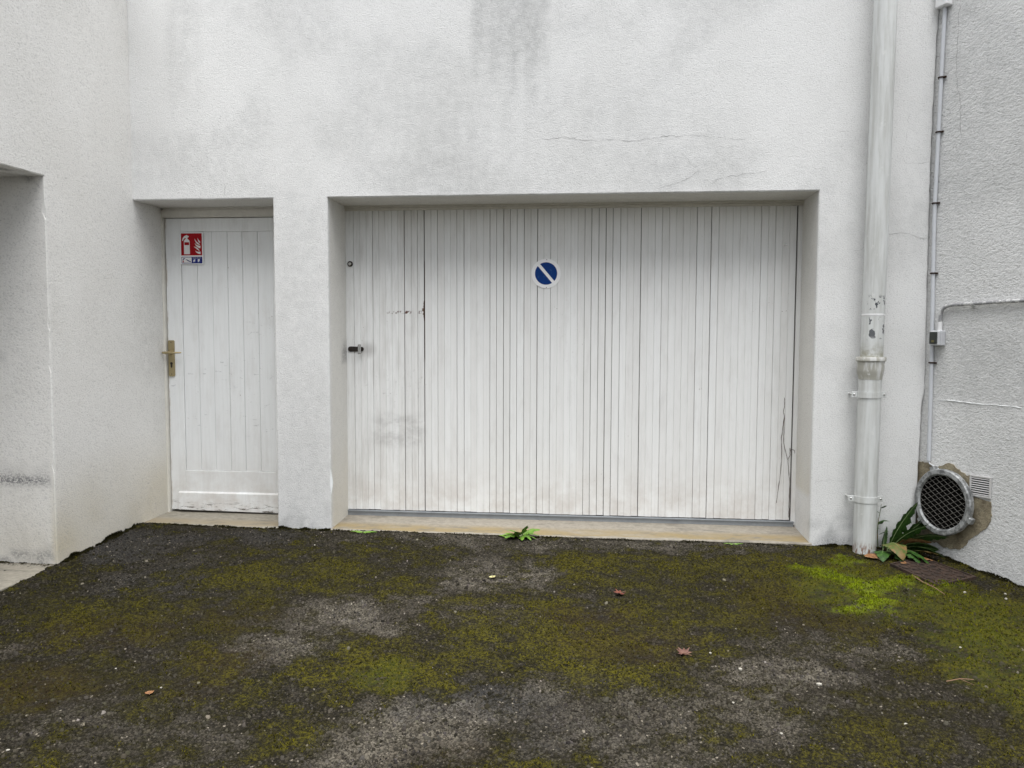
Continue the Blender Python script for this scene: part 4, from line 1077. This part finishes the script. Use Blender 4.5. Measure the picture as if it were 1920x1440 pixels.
plant('dandelion', 'large dark dandelion growing between the downpipe and the pipe outlet', (1.700, -0.10, gz(1.700, -.10)), [
    (0.35, 0.15, 6, 10, 70, -24, M_LEAF, Z0, 62), (0.36, 0.15, 6, -10, 54, -72, M_LEAF, (0.01, -.02, 0), 38),
    (0.34, 0.15, 5, 14, 52, -28, M_LEAF, (0.02, 0, 0), 62), (0.30, 0.13, 5, 25, 46, -45, M_LEAF, (0.02, .01, 0), 55),
    (0.34, 0.13, 6, 2, 38, -45, M_LEAF, (0.01, -.01, .01), 48), (0.29, 0.13, 5, -28, 40, -80, M_LEAF, (0.03, -.02, .01), 25),
    (0.24, 0.13, 0, -82, 60, -138, M_LEAFB, (-.005, -.01, .03), 0), (0.27, 0.11, 4, -52, 44, -95, M_LEAF, (0.01, -.02, 0), 10),
    (0.19, 0.09, 0, -108, 46, -100, M_LEAF, (-.03, -.02, 0), 0), (0.21, 0.10, 4, -25, 36, -50, M_LEAFD, (0.03, -.02, .05), 40),
    (0.20, 0.08, 4, -35, 24, -40, M_LEAFB, (0.07, -.04, .02), 20), (0.17, 0.08, 4, -45, 15, -30, M_LEAFD, (.09, -.05, .0), 10),
    (0.17, 0.08, 0, 60, 74, -40, M_LEAF, (-.02, 0, 0), 60), (0.30, 0.13, 5, 0, 60, -50, M_LEAF, (0.0, -.01, 0), 55),
    (0.28, 0.13, 5, -20, 58, -95, M_LEAF, (0.02, -.03, .0), 30), (0.26, 0.12, 5, -5, 22, -40, M_LEAF, (0.02, -.02, .02), 50), (0.22, 0.11, 4, -65, 50, -110, M_LEAF, (0.03, -.03, .0), 0),
    (0.20, 0.10, 4, -90, 36, -85, M_LEAF, (.02, -.03, 0), 15), (0.24, 0.11, 5, 30, 72, -35, M_LEAF, (.0, .0, 0), 50)])
wd = empty('stem_weed', (1.672, -0.045, gz(1.672, -.045)))
tag(wd, 'thin upright weed with small leaves hugging the downpipe', 'plant')
sp = [(1.672, -0.045, -0.05), (1.664, -0.05, 0.04), (1.668, -0.05, 0.11), (1.676, -0.055, 0.17), (1.680, -0.055, 0.205)]
m = MB(); m.tube(sp, [.003, .0026, .002, .0017, .001], 6); m.build('stem', M_LEAFB, wd)
for k, (b_, L, W, az, ri, cu) in enumerate([((1.678, -0.055, 0.175), .055, .034, -60, 60, -60), ((1.670, -.052, .10), .06, .034, -20, 35, -60), ((1.668, -.05, .08), .055, .03, 30, 50, -50), ((1.666, -.05, .06), .05, .028, -110, 30, -40), ((1.676, -.055, .15), .04, .02, 160, 40, -40), ((1.67, -.05, .02), .07, .035, -40, 50, -50)]):
    V, Fc, rib = leaf_geo(L, W, 0, math.radians(az), math.radians(ri), math.radians(cu), b_, seed=k, seg=10, lobed=False)
    mesh('leaf', V, Fc, M_LEAF, wd, True)
yl = []
for k in range(12):
    yl.append((random.uniform(.10, .155), random.uniform(.055, .07), 3, -178 + k * 16 + random.uniform(-8, 8), random.uniform(22, 62), random.uniform(-75, -35), M_LEAFY, (random.uniform(-.012, .012), random.uniform(-.01, .004), 0), random.uniform(-25, 25)))
plant('young_dandelion', 'bright green young dandelion sprouting at the middle of the garage sill', (-0.415, -0.022, gz(-.415, -.022)), yl)
plant('seedling', 'tiny green seedling just left of the young dandelion', (-0.505, -0.03, gz(-.505, -.03)), [(.05, .024, 0, a, 30, -40, M_LEAFY, Z0) for a in (-170, -100, -40, 20)])
plant('seedling', 'small flat seedling at the left end of the garage sill', (-1.40, -0.025, gz(-1.40, -.025)), [(l, .028, 0, a, 14, -25, M_LEAFY, Z0) for a, l in ((-175, .085), (-140, .05), (-60, .05), (-8, .095), (-25, .06))])
plant('seedling', 'tiny bright seedling at the right part of the garage sill', (0.852, -0.024, gz(.852, -.024)), [(l, .022, 0, a, 12, -20, M_LEAFY, Z0) for a, l in ((-175, .06), (-120, .04), (-50, .04), (-5, .06))])

def fallen(name, label, x, y, s, rot, mat, pts=None, group=None, cup=0.25):
    """star-lobed dry leaf, cupped, with a stalk"""
    if pts is None:
        pts = [(0, -.35), (.12, -.3), (.45, -.42), (.33, -.12), (.62, .05), (.30, .12), (.40, .45), (.13, .30), (0, .70), (-.13, .30), (-.40, .42), (-.30, .10), (-.60, 0), (-.33, -.15), (-.42, -.40), (-.12, -.3)]
    c, s_ = math.cos(rot), math.sin(rot)
    V = []
    z0_ = gz(x, y) + 0.006
    for k, (u, v) in enumerate([(0, 0)] + pts + [(a * .5, b_ * .5) for a, b_ in pts]):
        r2 = u * u + v * v
        V.append((x + s * (c * u - s_ * v), y + s * (s_ * u + c * v), z0_ + s * cup * (r2 + 0.35 * math.sin(3 * u + 5 * v) * math.sqrt(r2)) + 0.004))
    n = len(pts)
    Fc = [(0, 1 + n + i, 1 + n + (i + 1) % n) for i in range(n)] + [(1 + n + i, 1 + i, 1 + (i + 1) % n, 1 + n + (i + 1) % n) for i in range(n)]
    e = empty(name, (x, y, z0_)); tag(e, label, 'leaf', group)
    mesh('blade', V, Fc, mat, e)
    m = MB(); m.tube([(x + s * (c * u - s_ * v), y + s * (s_ * u + c * v), z0_ + 0.004 + h) for u, v, h in ((0, 0, .002), (0, -.4, .004), (.1, -.75, .003))], .0012, 5); m.build('stalk', M_TWIGL, e)
fallen('fallen_leaf', 'reddish fallen maple leaf in the middle of the driveway', 0.152, -0.911, 0.055, 2.2, M_LEAFR, cup=.5)
fallen('fallen_leaf', 'mauve-brown fallen maple leaf nearest the front centre', 0.391, -1.538, 0.055, 0.6, M_LEAFP, cup=.55)
ov = [(0.5 * math.cos(t) * (1 + .12 * math.sin(5 * t)), 0.34 * math.sin(t)) for t in np.linspace(0, 2 * math.pi, 14, endpoint=False)]
fallen('fallen_leaf', 'tan dead leaf curled against the foot of the downpipe', 1.583, -0.215, 0.085, 0.2, M_LEAFD, ov, cup=.5)
fallen('fallen_leaf', 'small yellow leaf scrap left of the drain cover', 1.72, -0.30, 0.045, 0.9, M_LEAFD, ov, cup=.2)
fallen('fallen_leaf', 'small pale yellow leaf scrap in front of the young dandelion', -0.501, -0.751, 0.035, 0.4, leaf_mat('straw_leaf', (.45, .42, .18), (.55, .5, .25)), ov, cup=.3)
fallen('fallen_leaf', 'tan leaf scrap on the dark moss at the lower left', -1.612, -2.072, 0.032, 0.4, M_LEAFD, ov, cup=.3)
for nm, lab, pts, r0 in (('twig', 'forked dry twig lying below the drain cover', [(1.690, -0.50), (1.692, -0.56), (1.705, -0.61), (1.725, -0.68), (1.742, -0.76)], .0035),
                         ('twig', 'short dry twig at the lower right of the driveway', [(1.36, -1.68), (1.42, -1.66), (1.47, -1.655)], .002)):
    m = MB(); m.tube([(x, y, gz(x, y) + .011 + .004 * (k % 2)) for k, (x, y) in enumerate(pts)], [r0 * (1 - .12 * k) for k in range(len(pts))], 6)
    x, y = pts[len(pts) // 2]
    m.tube([(x, y, gz(x, y) + .013), (x + .03, y - .045, gz(x, y) + .012)], [r0 * .6, r0 * .3], 5)
    tag(m.build(nm, M_TWIGL), lab, 'twig')

# dead creeper on the right of the garage door
cr = empty('dead_creeper', (1.25, GY_, 0.02))
tag(cr, 'dead creeper stems clinging to the right edge of the garage door', 'creeper')
for pts in ([(1.216, 0.784), (1.217, 0.735), (1.21, 0.693), (1.218, 0.672), (1.21, 0.608), (1.203, 0.532), (1.208, 0.421), (1.201, 0.284), (1.189, 0.19), (1.183, 0.113)],
            [(1.218, 0.672), (1.217, 0.583), (1.217, 0.498), (1.234, 0.43), (1.246, 0.389), (1.259, 0.422), (1.258, 0.465)],
            [(1.246, 0.389), (1.251, 0.328), (1.259, 0.269), (1.261, 0.183), (1.26, 0.089), (1.26, 0.02)], [(1.258, 0.452), (1.277, 0.455), (1.287, 0.448), (1.286, 0.431)]):
    P = []
    for a, c in zip(pts[:-1], pts[1:]):
        for i in range(4):
            t = i / 4; P.append((a[0] + (c[0] - a[0]) * t + random.uniform(-.0015, .0015), GY_ - 0.004 + random.uniform(-.002, .001), a[1] + (c[1] - a[1]) * t))
    P.append((pts[-1][0], GY_ - .003, pts[-1][1]))
    m = MB(); m.tube(P, [random.uniform(.0009, .0022) for _ in P], 5); m.build('stem', M_TWIG, cr)

# pale stone chips lying loose
chips = [(0.599, -1.643, .022, 'pale stone chip to the right of the mauve-brown fallen leaf'), (0.875, -1.739, .028, 'largest pale stone chip, at the right of the front driveway'),
         (0.526, -1.91, .014, 'pale stone chip below the mauve-brown leaf towards the front edge'), (-1.855, -1.896, .014, 'pale stone chip at the far left of the dark moss'),
         (-1.014, -0.829, .012, 'pale stone chip on the asphalt in front of the grey pier'), (0.502, -1.512, .016, 'narrow pale chip close beside the mauve-brown leaf'),
         (1.862, -0.70, .020, 'pale chip on the moss just below the drain cover'), (2.052, -0.702, .018, 'upper of two pale chips by the foot of the roughcast wall'),
         (2.023, -0.768, .020, 'lower of two pale chips by the foot of the roughcast wall'), (1.556, -1.351, .014, 'pale chip on the green moss at the right edge'),
         (1.093, -1.995, .016, 'pale chip nearest the bottom right corner'), (-1.596, -2.02, .012, 'tiny pale chip touching the tan leaf scrap at the lower left'),
         (-1.608, -0.322, .014, 'pale chip on bare asphalt near the side door sill'), (-1.87, -2.459, .016, 'pale chip in the bottom left corner'),
         (0.652, -2.10, .014, 'small pale chip at the bottom edge right of centre'), (0.65, -1.26, .010, 'tiny pale chip between the red leaf and the bright moss')]
import bmesh
bm = bmesh.new(); bmesh.ops.create_icosphere(bm, subdivisions=1, radius=0.5)
for v in bm.verts: v.co = Vector((v.co.x * random.uniform(.7, 1.2), v.co.y * random.uniform(.5, .9), v.co.z * random.uniform(.4, .7)))
chip_me = bpy.data.meshes.new('stone_chip'); bm.to_mesh(chip_me); bm.free(); chip_me.materials.append(M_STONE)
for x, y, s, lab in chips:
    o = link('stone_chip', chip_me); o.location = (x, y, gz(x, y) + 0.003); o.scale = (s, s * random.uniform(.6, 1), s); o.rotation_euler = (0, 0, random.uniform(0, 6))
    tag(o, lab, 'stone', 'pale stone chips scattered on the driveway')

# ------------------------------------------------------------------ moss tufts (nobody could count them)
def tufts(x, y, z, h, w, col):
    n = len(x)
    V = np.zeros((n, 9, 3)); C = np.zeros((n, 9, 3))
    for k in range(3):
        a = rng.uniform(0, 2 * np.pi, n); le = rng.uniform(0.2, 0.9, n) * h
        dx, dy = np.cos(a), np.sin(a)
        V[:, k * 3 + 0] = np.stack([x - dy * w, y + dx * w, z - 0.002], 1)
        V[:, k * 3 + 1] = np.stack([x + dy * w, y - dx * w, z - 0.002], 1)
        V[:, k * 3 + 2] = np.stack([x + dx * le, y + dy * le, z + h * rng.uniform(.6, 1.1, n)], 1)
        C[:, k * 3 + 0] = col * 0.75; C[:, k * 3 + 1] = col * 0.75; C[:, k * 3 + 2] = col * 1.15
    return V.reshape(-1, 3), C.reshape(-1, 3)
def moss_object(name, label, x, y, z, h, w, col):
    V, C = tufts(x, y, z, h, w, col)
    Q = np.arange(len(V)).reshape(-1, 3)
    o = np_mesh(name, V, Q, M_MOSS)
    a = o.data.attributes.new('col', 'FLOAT_COLOR', 'POINT')
    a.data.foreach_set('color', np.concatenate([C, np.ones((len(C), 1))], 1).astype(np.float32).ravel())
    tag(o, label, 'moss', kind='stuff')
N = 330000
x = rng.uniform(-2.9, 2.4, N); y = rng.uniform(-2.75, -0.0, N)
mm = np.clip(moss_at(x, y), 0, 1); bb = np.clip(blobs(BRIGHT, x, y, 0.20), 0, 1); dk = np.clip(blobs(DARK, x, y), 0, 1)
clump = fbm(x * 17, y * 17, 91, 3)
k = rng.uniform(0, 1, N) < sstep(0.40, 1.0, mm * 0.8 + (clump - .5) * 1.1 + bb * .35) * (0.36 + 0.5 * bb)
inC = ((x - 1.82) ** 2 + (y + .42) ** 2) < (0.15 + 0.06 * (clump - .5)) ** 2
k &= ~inC & (x < 1.925 - y * 0.466 - .01)
x, y, mm, bb, dk, clump = [a[k] for a in (x, y, mm, bb, dk, clump)]
t = np.clip(rng.normal(0.5, 0.28, len(x)) + (clump - .5), 0, 1)[:, None]
t = t ** 1.7
ca_, cb_ = np.array([0.012, 0.011, 0.002]), np.array([0.150, 0.134, 0.005])
col = ca_ * (1 - t) + cb_ * t
col = col * (1 - 0.6 * dk[:, None])
gb = np.clip(bb * rng.uniform(.25, 1.3, len(x)) * (0.4 + 1.2 * clump), 0, 1)[:, None]
col = col * (1 - gb) + np.array([0.200, 0.260, 0.008]) * gb * (0.6 + 0.7 * t)
z = gz(x, y) + 0.010 * (fbm(x * 2.2, y * 2.2, 5) - 0.5) + 0.006 * bb + cushion(x, y, mm)
z = np.where((x - 1.82) ** 2 + (y + .42) ** 2 < .25 ** 2, np.maximum(z, gz(x, y) + 0.013), z)
moss_object('moss', 'green and yellow moss tufts spread over the driveway', x, y, z, rng.uniform(.003, .008, len(x)) + .005 * bb, rng.uniform(.0012, .0028, len(x)), col)
# loose and half-bedded aggregate standing proud of the worn asphalt
N = 62000
x = rng.uniform(-2.85, 2.3, N); y = -0.03 - 2.72 * rng.uniform(0, 1, N) ** 0.8
br_ = np.clip(blobs(BARE, x, y), 0, 1); mm = np.clip(moss_at(x, y), 0, 1)
k = (rng.uniform(0, 1, N) < np.clip(0.75 - 0.55 * mm + 0.3 * br_, 0.12, 1)) & (((x - 1.82) ** 2 + (y + .42) ** 2) > .25 ** 2) & (x < 1.925 - y * 0.466 - .02) & (x > -2.86)
x, y, br_, mm = x[k], y[k], br_[k], mm[k]
n = len(x)
sz = np.clip(rng.lognormal(math.log(0.0042), 0.40, n), 0.002, 0.0105)
a = rng.uniform(0, 2 * np.pi, n); el = rng.uniform(0.55, 1.0, n); hh = rng.uniform(0.45, 0.85, n)
z = gz(x, y) + 0.010 * (fbm(x * 2.2, y * 2.2, 5) - 0.5) + cushion(x, y, mm) + sz * 0.12
tx, ty = rng.normal(0, 0.25, n), rng.normal(0, 0.25, n)
corners = [(1, 0), (.3, 1), (-.8, .7), (-.9, -.5), (.35, -1)]
Vs = np.zeros((n, 10, 3))
for i_, (u, v) in enumerate(corners):
    for lev in (0, 1):
        uu = (u + rng.normal(0, .15, n)) * sz * (1.0 if lev == 0 else 0.62); v2 = (v + rng.normal(0, .15, n)) * sz * el * (1.0 if lev == 0 else 0.62)
        Vs[:, i_ + 5 * lev] = np.stack([x + np.cos(a) * uu - np.sin(a) * v2, y + np.sin(a) * uu + np.cos(a) * v2,
                                        z + (-0.3 * sz if lev == 0 else hh * sz + tx * uu + ty * v2)], 1)
base_i = (np.arange(n) * 10)[:, None]
tris = np.array([(i_, (i_ + 1) % 5, (i_ + 1) % 5 + 5) for i_ in range(5)] + [(i_, (i_ + 1) % 5 + 5, i_ + 5) for i_ in range(5)] + [(5, 6, 7), (5, 7, 8), (5, 8, 9)])
Q = (base_i[:, :, None] + tris[None]).reshape(-1, 3)
tone = 0.010 + 0.070 * rng.uniform(0, 1, n) ** 1.8 + 0.05 * br_ * rng.uniform(0, 1, n)
tone = np.where(rng.uniform(0, 1, n) < 0.006, 0.24, tone)
C = np.stack([tone, tone * rng.uniform(.86, .93, n), tone * rng.uniform(.66, .84, n)], 1)
C = C * (1 - 0.6 * np.clip(mm * 1.2, 0, 1)[:, None]) + np.array([0.030, 0.026, 0.003]) * 0.6 * np.clip(mm * 1.2, 0, 1)[:, None]
o = np_mesh('gravel', Vs.reshape(-1, 3), Q, M_MOSS)
at_ = o.data.attributes.new('col', 'FLOAT_COLOR', 'POINT')
at_.data.foreach_set('color', np.concatenate([np.repeat(C, 10, 0), np.ones((n * 10, 1))], 1).astype(np.float32).ravel())
tag(o, 'fine grey-brown aggregate standing proud of the worn asphalt', 'gravel', kind='stuff')
# dark fringe along the wall feet
segs = [((-2.893, -0.80), (-2.876, -0.02), 5200, 0.020), ((-1.955, -0.004), (-1.62, -0.004), 1500, 0.014), ((1.31, -0.004), (1.90, -0.004), 3500, 0.012),
        ((1.93, -0.02), (2.45, -1.10), 4200, 0.012), ((-1.6, -0.010), (1.30, -0.010), 3500, 0.007), ((-2.82, -.010), (-1.97, -.010), 1600, .009)]
X = []; Y = []; Zs = []; H = []; Wd = []; Cc = []
for (a, c, n, hh) in segs:
    t = rng.uniform(0, 1, n); dn = np.abs(rng.normal(0, 0.013, n))
    d = np.array(c) - np.array(a); d = d / np.linalg.norm(d); nrm = np.array([d[1], -d[0]])
    mid = (np.array(a) + np.array(c)) / 2
    if (mid + nrm * .1)[1] > mid[1] + 0.05 or np.dot(nrm, np.array([0, -1.5]) - mid) < 0: nrm = -nrm
    px = a[0] + (c[0] - a[0]) * t + nrm[0] * dn; py = a[1] + (c[1] - a[1]) * t + nrm[1] * dn
    cl = fbm(px * 14 + py * 11, py * 14, 95, 3)
    k = cl > 0.40
    px, py, cl, dn = px[k], py[k], cl[k], dn[k]
    X.append(px); Y.append(py); Zs.append(gz(px, py) + rng.uniform(0, 1, len(px)) * hh * 1.0 * sstep(.42, .68, cl) * (dn < .008)); H.append(rng.uniform(.5, 1.0, len(px)) * hh * (0.35 + cl * .5)); Wd.append(rng.uniform(.0015, .0035, len(px)))
    tt = rng.uniform(0, 1, len(px))[:, None]
    Cc.append(np.array([0.012, 0.011, 0.006]) * (1 - tt) + np.array([0.040, 0.036, 0.010]) * tt)
moss_object('moss', 'dark dirt and moss fringe along the foot of the walls', np.concatenate(X), np.concatenate(Y), np.concatenate(Zs), np.concatenate(H), np.concatenate(Wd), np.concatenate(Cc))
bpy.context.view_layer.update()
